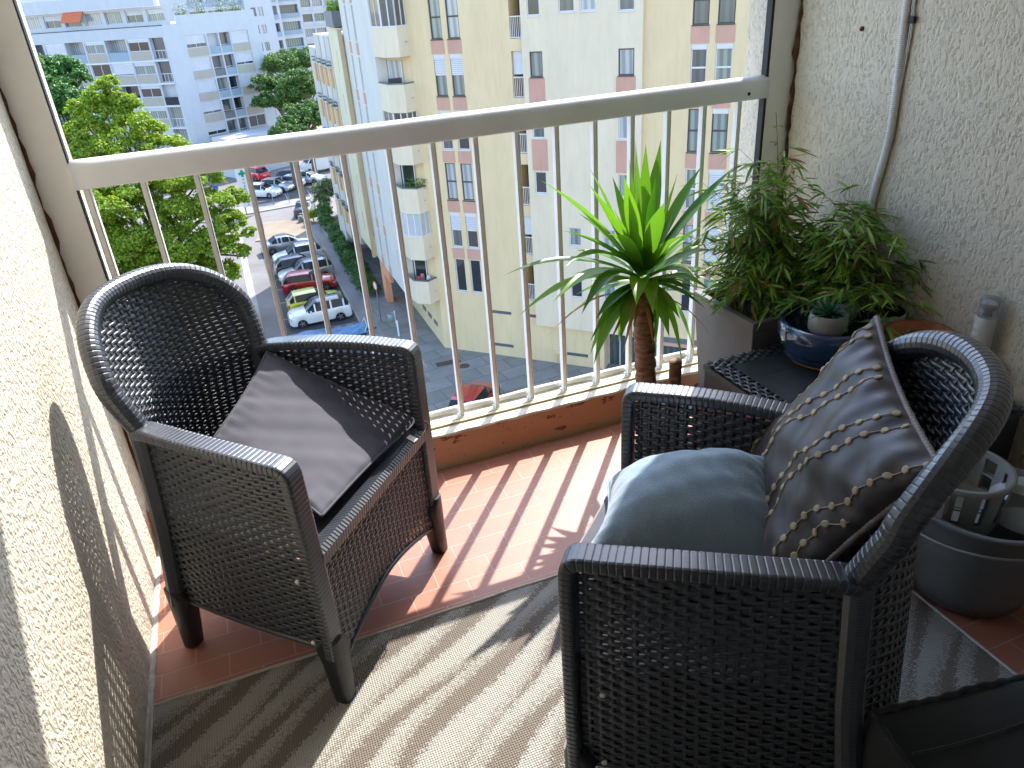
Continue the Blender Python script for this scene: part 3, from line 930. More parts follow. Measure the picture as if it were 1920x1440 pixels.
# pump bottle
p = atx(1832, 600, 1.85)
t = empty('pump_bottle', (1.862, 1.335, TZ + .081)); t.scale = (1.05, 1.05, 1.05); tag(t, 'clear capped white pump bottle standing against the right wall', 'bottle')
b = MB(); b.lathe([(0, 0), (.024, 0), (.026, .004), (.026, .115), (.022, .122), (.0, .123)], 24); b.build('bottle_body', simple('milky_plastic', (.55, .55, .52), .35), t)
b = MB(); b.lathe([(.0262, .03), (.0262, .10)], 24, skip=lambda k, i: i > 12); b.build('bottle_label', simple('printed_label', (.62, .58, .5), .5, 0, .3, 90), t)
b = MB(); b.lathe([(.0263, .085), (.0263, .09)], 24, skip=lambda k, i: i > 9); b.build('orange_stripe', simple('orange_print', (.6, .28, .07), .5), t)
b = MB(); b.lathe([(.008, .123), (.008, .14), (.013, .141), (.013, .15), (.0, .152)], 14); b.build('pump', simple('dark_pump', (.12, .12, .13), .3, .4), t)
g = NT('clear_cap'); g.col((.75, .77, .78)); g.set(.12); g.b.inputs['Transmission Weight'].default_value = .75
b = MB(); b.lathe([(.0235, .118), (.0235, .165), (.021, .172), (0, .173)], 24); b.build('cap', g.m, t)

# ================================================================ YUCCA
YC = (1.25, 2.03)
t = empty('flower_pot', (YC[0] + .012, YC[1] - .02, 0)); tag(t, 'low dark pot holding the yucca behind the right armchair', 'pot')
b = MB(); b.lathe([(0, 0), (.075, 0), (.098, .12), (.103, .122), (.103, .14), (.095, .14), (.092, .12), (0, .118)], 28); b.build('pot_body', M['wicker_flat'], t)
b = MB(); b.lathe([(.092, .119), (0, .124)], 20); b.build('soil', M['soil'], t)
t = empty('yucca', (YC[0], YC[1], .12)); tag(t, 'bright green yucca with a thick brown trunk in front of the railing', 'plant')
yo = np.array([YC[0], YC[1], .12])
bk = NT('yucca_bark')
n1 = bk.noise(bk.co(scale=(1, 1, 3)), 30, 4, .6)
bk.col(bk.ramp(n1, [(.3, (.09, .045, .025)), (.5, (.20, .11, .06)), (.75, (.33, .21, .13))])); bk.set(.85); bk.bump(n1, .8, .006)
tb = aty(1211, 712, YC[1] - .0); tt = aty(1206, 560, YC[1])
P = smooth_path([(tb[0] - yo[0] + .006, 0, 0), (tb[0] - yo[0], 0, tb[2] - yo[2]), (tt[0] - yo[0], 0, tt[2] - yo[2] - .02), (tt[0] - yo[0], 0, tt[2] - yo[2] + .03)], .0035, 2)
q = MB(); q.tube(P, .0345, 18, scale=[1 + .07 * ((i % 9) / 9.) + .05 * math.sin(i * .37) for i in range(len(P))])
rows = q.v
q.v = [(x + .0012 * math.sin(z * 160 + math.atan2(y, x) * 2), y + .0012 * math.cos(z * 190 + x * 90), z + .003 * math.sin(math.atan2(y, x - P[0][0]) * 2 + z * 40)) for x, y, z in rows]
q.build('trunk', bk.m, t)
s2 = aty(1267, 676, YC[1] - .03)
q = MB(); P2 = [(s2[0] - yo[0], -.03, z) for z in np.linspace(0, s2[2] - yo[2], 26)]
q.tube(P2, .0215, 14, scale=[1 + .08 * ((i % 5) / 5.) for i in range(26)]); q.build('cut_stump', bk.m, t)
M['yucca'] = leafmat('yucca_leaf', (.065, .20, .022), (.20, .42, .03), .55, .38)
M['yucca_dry'] = leafmat('yucca_dry_leaf', (.30, .13, .04), (.45, .28, .10), .3, .6)
lv_, dr_ = MB(), MB()
cc_ = aty(1205, 545, YC[1]) - yo
def yleaf(b, base, tip, sagk, w, seg=12):
    base = np.array(base); tip = np.array(tip); L = np.linalg.norm(tip - base)
    ctrl = (base + tip) / 2 + np.array([0, 0, sagk * L])
    ts = np.linspace(0, 1, seg + 1)
    P = np.array([base * (1 - a) ** 2 + ctrl * 2 * a * (1 - a) + tip * a * a for a in ts])
    T = np.gradient(P, axis=0)
    out = nrm(tip - base); vs = []
    for i, a in enumerate(ts):
        d = nrm(T[i]); s = nrm(np.cross(d, np.array([0, 0, 1.]) + out * .12)); n = nrm(np.cross(s, d))
        ww = w * .5 * (.55 + .45 * math.sin(math.pi * min(1, a * 1.05))) * (1 - max(0, (a - .6) / .4) ** 1.6)
        vs += [P[i] - s * ww + n * ww * .38, P[i], P[i] + s * ww + n * ww * .38]
    b.add(vs, [f for i in range(seg) for f in ((i * 3, i * 3 + 1, i * 3 + 4, i * 3 + 3), (i * 3 + 1, i * 3 + 2, i * 3 + 5, i * 3 + 4))], 0, True)
# (tip pixel, depth offset in y, arch, width)
LV = [(1014, 338, -.02, .10, .030), (1104, 312, .06, .06, .028), (1103, 343, -.06, .05, .024), (1148, 330, .14, .03, .020), (1192, 267, .0, .0, .026), (1211, 269, .08, .0, .022), (1239, 262, .12, -.02, .026),
      (1271, 324, -.05, .0, .028), (1316, 311, .12, .08, .022), (1377, 312, .02, .06, .024), (1339, 360, -.08, .08, .022), (1051, 432, -.10, .10, .026), (942, 518, .04, .22, .022), (973, 592, -.08, .26, .024),
      (1037, 566, -.14, .28, .028), (1113, 685, -.14, .45, .030), (1106, 666, -.05, .42, .026), (1193, 574, -.22, .35, .032), (1163, 640, -.16, .45, .028), (1255, 633, -.18, .40, .026), (1280, 685, -.10, .45, .030),
      (1306, 521, -.20, .28, .030), (1362, 606, .0, .30, .020), (1400, 560, .05, .38, .024), (1304, 670, .02, .45, .018), (1159, 642, -.02, .42, .026), (1229, 660, -.04, .40, .024), (1325, 420, -.16, .1, .024),
      (1085, 400, .14, .08, .022), (1170, 330, -.1, .04, .026), (1245, 380, -.18, .1, .03), (1290, 440, -.20, .18, .028), (1140, 440, -.2, .18, .028), (1060, 500, -.16, .26, .026), (1350, 470, -.06, .2, .022), (1075, 470, .1, .18, .02),
      (1336, 548, -.14, .3, .024), (1090, 590, -.2, .4, .026), (1225, 590, -.24, .4, .028), (1180, 300, .05, .0, .02), (1150, 390, .0, .02, .026), (1230, 330, -.04, .02, .028), (1262, 395, .06, .02, .026)]
for k, (px, py, dy, sg_, w) in enumerate(LV):
    tp = aty(px, py, YC[1] + dy) - yo
    if tp[1] + yo[1] > 2.26: tp[1] = 2.26 - yo[1]
    az = math.atan2(tp[1], tp[0] - cc_[0]); up = tp[2] - cc_[2]
    base = cc_ + np.array([.032 * math.cos(az), .032 * math.sin(az), .03 + .05 * max(-1, min(1, up * 5))])
    yleaf(lv_, base, tp, sg_, w * 1.9)
ry = random.Random(9)
for k in range(34):
    a = ry.uniform(0, 6.28); el = ry.uniform(-.15, 1.15); L = ry.uniform(.15, .27)
    d = np.array([math.cos(a) * math.cos(el), math.sin(a) * math.cos(el) * .8, math.sin(el)])
    base = cc_ + d * .03 + np.array([0, 0, .03])
    yleaf(lv_, base, base + d * L - np.array([0, 0, .05 * (1.3 - el) * L / .2]), .12 * (1.3 - el), ry.uniform(.030, .042))
for (px, py, dy, sg_) in ((1026, 632, -.08, .3), (1141, 650, -.1, .25), (1347, 652, -.1, .35), (1395, 590, .0, .3), (1225, 650, -.12, .3), (1168, 665, -.06, .3), (1188, 620, -.14, .3), (1250, 610, -.1, .3), (1345, 505, .0, .15), (1215, 640, -.04, .2), (1175, 600, -.16, .3)):
    tp = aty(px, py, YC[1] + dy) - yo
    yleaf(dr_, cc_ + np.array([0, 0, -.01]) + nrm(tp - cc_) * .02, tp, sg_, .013)
lv_.build('foliage', M['yucca'], t); dr_.build('dry_leaves', M['yucca_dry'], t)

# ================================================================ BUCKET AND POUF
BX, BY = 1.59, 1.02
t = empty('mop_bucket', (BX, BY, 0)); tag(t, 'grey plastic mop bucket with a wringer basket under the table beside the rug', 'bucket')
gp = simple('grey_bucket_plastic', (.19, .205, .205), .45, 0, .08, 6)
gp2 = simple('pale_grey_plastic', (.32, .32, .295), .5, 0, .1, 8)
b = MB(); b.lathe([(0, .0), (.105, .0), (.135, .015), (.155, .09), (.165, .18), (.168, .185), (.168, .20), (.172, .275), (.18, .28), (.18, .292), (.168, .292), (.160, .20), (.14, .03), (0, .02)], 48)
b.build('bucket_body', gp, t)
b = MB(); P = [(.183 * math.cos(a), .183 * math.sin(a), .215 + .03 * math.cos(a * 1.0 + 2)) for a in np.linspace(R(150), R(400), 40)]
b.tube(P, .004, 6); b.build('wire_handle', gp2, t)
b = MB()
b.lathe([(.106, .365), (.116, .365), (.115, .35), (.112, .31), (.111, .305), (.107, .265), (.105, .26), (.098, .22)], 40, (-.045, .05, 0), skip=lambda k, i: k in (2, 4) and i % 3 == 0)
b.lathe([(.106, .365), (.102, .35), (.101, .31), (.098, .305), (.096, .265), (.09, .26), (.0, .25)], 40, (-.045, .05, 0), skip=lambda k, i: k in (1, 3) and i % 3 == 0)
for a in (R(-60), R(200)):
    b.obox((-.045, .05, 0), (math.cos(a), math.sin(a), 0), (-math.sin(a), math.cos(a), 0), (0, 0, 1), .11, .145, -.02, .02, .295, .345)
b.build('wringer_basket', gp2, t)
b = MB(); b.lathe([(.09, .25), (.088, .29), (.07, .315), (.03, .33), (0, .332)], 32, (.075, -.055, 0)); b.build('white_lid', simple('white_lid', (.55, .56, .55), .5), t)
b = MB(); b.tube([(.03, -.10, .325), (.075, -.075, .335), (.12, -.07, .325)], .004, 6); b.build('blue_band', simple('blue_plastic', (.02, .10, .22), .4), t)

# pouf with a black canvas cover, bottom right corner
t = empty('pouf', (0, 0, 0)); tag(t, 'black canvas covered pouf with soft seams, cut off by the bottom right corner', 'pouf')
hz = .40
c0 = atz(1634, 1334, hz); e1 = nrm(atz(1920, 1262, hz) - c0); e2 = np.array([-e1[1], e1[0], 0]) * -1
t.location = (c0[0], c0[1], 0)
if e2[1] > 0: e2 = -e2
def pp(u, v, z, o=0): return e1 * u + e2 * v + np.array([0, 0, z])
L1, L2 = .55, .50
b = MB(); n = 24
rows = []
for i in range(n + 1):
    r_ = []
    for j in range(n + 1):
        u, v = i / n, j / n
        e = (4 * u * (1 - u)) ** .3 * (4 * v * (1 - v)) ** .3
        r_.append(pp(u * L1 + .002 * math.sin(v * 30), v * L2 + .002 * math.sin(u * 25), hz - .012 + .014 * e + .0022 * hashn(u * 3, v * 3, 1)))
    rows.append(r_)
b.grid(rows)
def sidep(f):
    b.grid([[f(i / n, z / 10) for z in range(11)] for i in range(n + 1)])
wv = lambda a, z: .004 * hashn(a * 2.2, z * 1.5, 4) * math.sin(math.pi * z) + .006 * math.sin(math.pi * z)
sidep(lambda a, z: pp(a * L1, -wv(a, z), (hz - .014) * z + .004)); sidep(lambda a, z: pp(a * L1, L2 + wv(a, z), (hz - .014) * z + .004))
sidep(lambda a, z: pp(-wv(a, z), a * L2, (hz - .014) * z + .004)); sidep(lambda a, z: pp(L1 + wv(a, z), a * L2, (hz - .014) * z + .004))
b.build('cover', M['black_cloth'], t)
b = MB()
for f in ((lambda a: pp(a * L1, 0, hz - .008 + .003 * math.sin(a * 21))), (lambda a: pp(0, a * L2, hz - .008 + .003 * math.sin(a * 19))), (lambda a: pp(a * L1, L2, hz - .008)), (lambda a: pp(L1, a * L2, hz - .008))):
    b.tube([f(a) for a in np.linspace(-.0, 1, 60)], .0055, 6, scale=[1 + .3 * math.sin(k * 1.7) for k in range(60)])
b.tube([pp(0, 0, z) for z in np.linspace(.01, hz - .01, 20)], .005, 6)
b.tube([pp(a * L1, .085 + .004 * math.sin(a * 9), hz + .003 + .0015 * math.sin(a * 9)) for a in np.linspace(.02, .98, 60)], .0022, 5)
b.build('piping', M['dark_edge'], t)
# ================================================================ FACADES
def facade(b, O, e, n, s0, s1, z0, z1, opens, depth=.18, mi=0, rmi=None):
    """wall sheet with rectangular openings and reveals. n points outwards; opens: (s0,s1,z0,z1[,depth])"""
    O = np.array(O, float); e = np.array(e, float); n = np.array(n, float); up = np.array([0, 0, 1.])
    rmi = mi if rmi is None else rmi
    ss = sorted(set([s0, s1] + [round(q, 4) for o in opens for q in o[:2]]))
    zz = sorted(set([z0, z1] + [round(q, 4) for o in opens for q in o[2:4]]))
    pt = lambda s, z, d=0: O + e * s + up * z - n * d
    for i in range(len(ss) - 1):
        for j in range(len(zz) - 1):
            cs, cz = (ss[i] + ss[i + 1]) / 2, (zz[j] + zz[j + 1]) / 2
            if any(o[0] < cs < o[1] and o[2] < cz < o[3] for o in opens): continue
            b.add([pt(ss[i], zz[j]), pt(ss[i + 1], zz[j]), pt(ss[i + 1], zz[j + 1]), pt(ss[i], zz[j + 1])], [(0, 1, 2, 3)], mi)
    for o in opens:
        a, c, l, h = [round(q, 4) for q in o[:4]]; d = o[4] if len(o) > 4 else depth
        b.add([pt(a, l), pt(c, l), pt(c, h), pt(a, h), pt(a, l, d), pt(c, l, d), pt(c, h, d), pt(a, h, d)], [(0, 1, 5, 4), (1, 2, 6, 5), (2, 3, 7, 6), (3, 0, 4, 7), (4, 5, 6, 7)], rmi)
def glassmat(name, c, c2=None, rough=.06, stripes=0.):
    t = NT(name)
    if c2 is None: t.col(c)
    else:
        w = t.n('TexWave'); t.l(t.co(scale=(1, -.6, .03)), w.inputs['Vector']); w.inputs['Scale'].default_value = 1.6; w.inputs['Distortion'].default_value = 2.5; w.inputs['Detail Scale'].default_value = .3; w.bands_direction = 'DIAGONAL'
        t.col(t.ramp(w.outputs['Fac'], [(.2, c), (.8, c2)]))
    t.set(rough, spec=.7, coat=1.0)
    return t.m
GL = [glassmat('dark_window_glass', (.02, .026, .032)), glassmat('curtained_window', (.13, .17, .16), (.26, .31, .29)), glassmat('net_curtain_window', (.24, .27, .29), (.42, .45, .46)), glassmat('dim_window_glass', (.05, .07, .08), (.09, .11, .12))]
M['shutter'] = simple('white_roller_shutter', (.62, .63, .66), .6, 0, .05, 2)
M['frame_white'] = simple('white_window_frame', (.66, .66, .66), .5, 0, .05, 2)
M['frame_dark'] = simple('brown_window_frame', (.055, .05, .05), .5, 0, .1, 2)
def facwall(name, c, var=.06):
    t = NT(name); n = t.noise(t.co(scale=(1, 1, .35)), 1.1, 5, .6); n2 = t.noise(t.co(scale=(1, 1, .12)), 6, 4, .6)
    cc = t.ramp(n, [(.3, tuple(x * (1 - var) for x in c)), (.7, tuple(min(1, x * (1 + var)) for x in c))])
    cc = t.mix(t.ramp(n2, [(.5, 0.), (.75, .32)]), cc, tuple(x * .78 for x in c))
    t.col(cc); t.set(.85, spec=.2); t.bump(t.noise(t.co(), 30, 3), .15, .01)
    return t.m
M['fy'] = facwall('yellow_facade_render', (.71, .565, .34))
M['fc'] = facwall('cream_facade_render', (.71, .615, .455))
M['fw'] = facwall('white_facade_render', (.62, .60, .54))
M['fp'] = facwall('pale_yellow_render', (.68, .62, .44))
M['pink'] = facwall('salmon_panel', (.56, .33, .25))
M['orange'] = facwall('orange_panel', (.72, .45, .20))
M['grey_render'] = facwall('grey_render', (.54, .52, .46))
M['dark'] = simple('dark_interior', (.03, .028, .026), .8, 0, .3, 2)
M['slate'] = simple('grey_metal', (.16, .17, .18), .5, .3, .1, 3)

def window(par, O, e, n, s0, s1, z0, z1, depth, glass=0, frame='frame_white', shut=0., mid=None, mull=0, sill=True):
    """window part (frame) with pane / shutter children, set back in its opening"""
    O = np.array(O, float); e = np.array(e, float); n = np.array(n, float); up = np.array([0, 0, 1.])
    fb = MB(); F = .055
    D0, D1 = -depth + .01, -depth + .07
    fb.obox(O, e, n, up, s0 + .004, s0 + F, D0, D1, z0 + .004, z1 - .004)
    fb.obox(O, e, n, up, s1 - F, s1 - .004, D0, D1, z0 + .004, z1 - .004)
    fb.obox(O, e, n, up, s0 + F, s1 - F, D0, D1, z0 + .004, z0 + F)
    fb.obox(O, e, n, up, s0 + F, s1 - F, D0, D1, z1 - F, z1 - .004)
    if mid: fb.obox(O, e, n, up, s0 + F, s1 - F, D0, D1, mid - F * .7, mid + F * .7)
    for k in range(mull):
        c = s0 + (s1 - s0) * (k + 1) / (mull + 1)
        fb.obox(O, e, n, up, c - F * .5, c + F * .5, D0, D1 - .004, z0 + F, (mid - F) if mid else z1 - F)
    if sill: fb.obox(O, e, n, up, s0 - .03, s1 + .03, -depth + .01, .05, z0 - .05, z0 - .001)
    w = fb.build('window', M[frame], par)
    q = MB(); q.obox(O, e, n, up, s0 + F * .5, s1 - F * .5, D0 + .012, D0 + .03, z0 + F * .5, z1 - F * .5); q.build('pane', GL[glass], w)
    if shut > 0:
        q = MB(); zb = z1 - (z1 - z0) * shut
        k = max(1, int((z1 - zb) / .09))
        for i in range(k):
            a = z1 - .006 - (z1 - zb) * i / k; c = z1 - (z1 - zb) * (i + 1) / k
            q.obox(O, e, n, up, s0 + .02, s1 - .02, D1 + .012, D1 + .028, c + .006, a)
        q.obox(O, e, n, up, s0 + .01, s1 - .01, D1 + .005, D1 + .06, z1 - .20, z1 - .006)
        q.build('shutter', M['shutter'], w)
    return w
def railing(par, O, e, n, s0, s1, z, h, off, m, step=.11):
    q = MB(); up = (0, 0, 1)
    q.obox(O, e, n, up, s0 + .01, s1 - .01, off, off + .04, z + h - .05, z + h)
    q.obox(O, e, n, up, s0 + .01, s1 - .01, off + .005, off + .035, z + .03, z + .07)
    k = int((s1 - s0) / step)
    for i in range(k + 1):
        c = s0 + .03 + (s1 - s0 - .06) * i / k
        q.obox(O, e, n, up, c - .012, c + .012, off + .008, off + .032, z + .0705, z + h - .0505)
    return q.build('balcony_railing', m, par)

# ---------------------------------------------------------------- yellow building
BO = np.array([10.2, 41.8, G]); BE = np.array([1, -1, 0]) / 2 ** .5; BN = np.array([-1, -1, 0]) / 2 ** .5
yb = empty('apartment_building', tuple(BO)); tag(yb, 'yellow and cream apartment block across the street with salmon window panels', 'building')
yb.location = (0, 0, 0)
H = 27.0; FL = 2.74
rw = random.Random(3)
b = MB()
opens, wins, logs = [], [], []
for k in range(8):
    z = 4.05 + FL * k
    for (a, c) in ((1.34, 2.0), (2.31, 3.01)):
        opens.append((a, c, z, z + 2.02, .14)); wins.append((a, c, z, z + 2.02, k))
    zl = 3.95 + FL * k - .02
    opens.append((5.76, 6.44, zl, zl + 2.18, 1.3)); logs.append((zl, k))
vents = [(3.5, 4.78, 2.86, 3.06, .08), (5.9, 6.42, 2.86, 3.06, .08), (3.5, 4.78, .72, .93, .08), (5.9, 6.95, .72, .93, .08), (8.18, 9.48, .72, .93, .08)]
facade(b, BO, BE, BN, 0, 6.45, 0, H, [o for o in opens if o[1] <= 6.45 and o[2] < H - 2.2] + [v for v in vents if v[1] < 6.45], rmi=0)
CB = BO - BN * (-.22)     # cream block stands proud
facade(b, BO, BE, BN, 6.45, 12.45, 0, 2.51, [v for v in vents if v[0] > 6.44] + [(10.45, 12.44, .02, 2.4, .9)], mi=0)
# right part
ro = []
for k in range(8):
    z = 4.05 + FL * k
    for (a, c) in ((14.62, 15.35), (15.72, 16.46)): ro.append((a, c, z + .12, z + 2.08, .14))
ro += [(13.0, 15.2, .02, 2.1, .6), (15.8, 18.5, .02, 2.1, .6)]
facade(b, BO, BE, BN, 12.45, 30, 0, H, [o for o in ro if o[2] < H - 2.2], mi=0)
b.build('wall', M['fy'], yb)
b = MB()
co_ = []
for z in (15.88, 21.36): co_ += [(6.83, 7.50, z, z + 1.16, .12), (11.31, 12.07, z, z + 1.16, .12)]
for z in (12.98, 10.16, 18.6): co_ += [(6.80, 7.46, z, z + 1.14, .12), (11.31, 12.07, z, z + 1.14, .12)]
for z in (7.43, 4.48): co_ += [(8.63, 9.30, z, z + 1.0, .12), (10.5, 11.17, z, z + 1.0, .12)]
for z in (18.68, 21.4): co_ += [(8.41, 9.20, z, z + 1.2, .12), (9.46, 10.27, z, z + 1.2, .12)]
facade(b, CB, BE, BN, 6.45, 12.45, 2.51, H, co_, mi=0)
pt = lambda s, z, d: BO + BE * s + np.array([0, 0, z]) + BN * d
for s in (6.45, 12.45): b.add([pt(s, 2.51, 0), pt(s, 2.51, .22), pt(s, H, .22), pt(s, H, 0)], [(0, 1, 2, 3)])
b.add([pt(6.45, 2.51, 0), pt(12.45, 2.51, 0), pt(12.45, 2.51, .22), pt(6.45, 2.51, .22)], [(0, 1, 2, 3)])
b.build('cream_wall', M['fc'], yb)
# ground floor plinth in front, entrance
b = MB(); b.obox(BO, BE, BN, (0, 0, 1), 10.47, 12.42, -.85, -.80, .02, 2.4); o = b.build('entrance_door', GL[3], yb)
b = MB()
for s in (10.5, 11.15, 11.8, 12.38): b.obox(BO, BE, BN, (0, 0, 1), s - .03, s + .03, -.79, -.74, .02, 2.4)
b.build('door_frame', M['frame_white'], o)
for (a, c) in ((13.0, 15.2), (15.8, 18.5)):
    b = MB(); b.obox(BO, BE, BN, (0, 0, 1), a + .02, c - .02, -.55, -.50, .03, 2.08); b.build('shop_window', GL[3], yb)
b = MB(); b.obox(BO, BE, BN, (0, 0, 1), 12.9, 20, .002, .04, 2.32, 2.62); b.build('dark_band', M['slate'], yb)
b = MB(); b.obox(BO, BE, BN, (0, 0, 1), 12.9, 20, .002, .03, 2.10, 2.31); b.build('spandrel_panel', M['pink'], yb)
for v in vents:
    b = MB(); b.obox(BO, BE, BN, (0, 0, 1), v[0] + .01, v[1] - .01, -.07, -.04, v[2] + .01, v[3] - .01)
    for k in range(3): b.obox(BO, BE, BN, (0, 0, 1), v[0] + .01, v[1] - .01, -.039, -.02, v[2] + .03 + k * .055, v[2] + .05 + k * .055)
    b.build('vent', M['slate'], yb)
b = MB()
for s in (7.55, 7.72): b.obox(BO, BE, BN, (0, 0, 1), s - .03, s + .03, .0, .06, .0, .72)
b.obox(BO, BE, BN, (0, 0, 1), 7.35, 7.95, .0, .09, .73, .95); b.build('gas_pipes', M['fy'], yb)
# windows of the yellow part
st = {5: (0, 'frame_dark', 0, 1), 4: (1, 'frame_dark', .5, 0), 3: (3, 'frame_white', .55, 0), 2: (2, 'frame_dark', 0., 1), 1: (3, 'frame_white', .5, 1), 0: (0, 'frame_white', 0., 0), 6: (1, 'frame_dark', 0, 1), 7: (1, 'frame_dark', 0, 1)}
for (a, c, z0, z1, k) in wins:
    if z1 > H - .2: continue
    g, fr, sh, md = st[k]
    if k == 5: g = 1
    window(yb, BO, BE, BN, a, c, z0, z1, .14, g if a < 2 else (g + (k % 2)) % 4, fr, sh if not (k == 3 and a > 2) else .25, (z0 + z1) / 2 if md else None)
    b = MB(); b.obox(BO, BE, BN, (0, 0, 1), a - .06, c + .05, .002, .018, z1 + .03, z1 + FL - 2.02 - .052); b.build('spandrel_panel', M['pink'], yb)
for o in ro[:-2]:
    a, c, z0, z1 = o[:4]
    if z1 > H - .2: continue
    k = int((z0 - 4) / FL)
    window(yb, BO, BE, BN, a, c, z0, z1, .14, [0, 2, 1, 1, 3, 3, 1, 1][k] if a < 15.5 else [1, 2, 0, 1, 1, 3, 0, 1][k], 'frame_white' if k in (0, 2, 4) else 'frame_dark', [0, 0, 0, 0, .12, 0, .5, 0][k] if a < 15.5 else [0, 1, 1., .12, .12, 0, 0, 0][k], (z0 + z1) / 2)
    b = MB(); b.obox(BO, BE, BN, (0, 0, 1), a - .05, c + .05, .002, .018, z1 + .03, z1 + .70); b.build('spandrel_panel', M['pink'], yb)
for i, o in enumerate(co_):
    a, c, z0, z1 = o[:4]
    window(yb, CB, BE, BN, a, c, z0, z1, .12, [1, 2, 0, 1, 3, 2, 0, 1, 0, 3][i % 10], 'frame_dark' if z0 > 15.5 and z0 < 18 else 'frame_white', .55 if z0 > 18.2 and 8 < a < 11 else 0)
for (a, c, zz) in ((6.72, 7.58, ((15.82, 14.16), (12.92, 11.36), (21.3, 19.8))), (11.2, 12.15, ((15.82, 14.16), (12.92, 11.36), (21.3, 19.8)))):
    for (zt, zb) in zz:
        b = MB(); b.obox(CB, BE, BN, (0, 0, 1), a, c, .002, .018, zb, zt); b.build('spandrel_panel', M['pink'], yb)
for (zl, k) in logs:
    if zl + 2.2 > H: continue
    railing(yb, BO, BE, BN, 5.77, 6.43, zl, 1.0, -.06, M['frame_white'])
    if k in (4, 1):
        b = MB(); b.obox(BO, BE, BN, (0, 0, 1), 5.78, 6.42, -.2, -.16, zl + 1.1, zl + 2.17); b.build('shutter', M['shutter'], yb)
    b = MB(); b.obox(BO, BE, BN, (0, 0, 1), 5.80, 6.30, -1.28, -1.2, zl + .02, zl + 1.9); b.build('loggia_door', GL[3 if k % 2 else 0], yb)
# roof and body behind
b = MB(); b.add([tuple(BO + BE * s - BN * d + np.array([0, 0, z])) for z in (H - .01,) for s, d in ((0, 0), (30, 0), (30, 14), (0, 14))], [(0, 1, 2, 3)])
b.add([tuple(BO + BE * 30 - BN * d + np.array([0, 0, z])) for d, z in ((0, 0), (14, 0), (14, H), (0, H))], [(0, 1, 2, 3)])
b.add([tuple(BO + BE * s - BN * 14 + np.array([0, 0, z])) for s, z in ((0, 0), (30, 0), (30, H), (0, H))], [(0, 1, 2, 3)])
b.build('roof', M['grey_render'], yb)

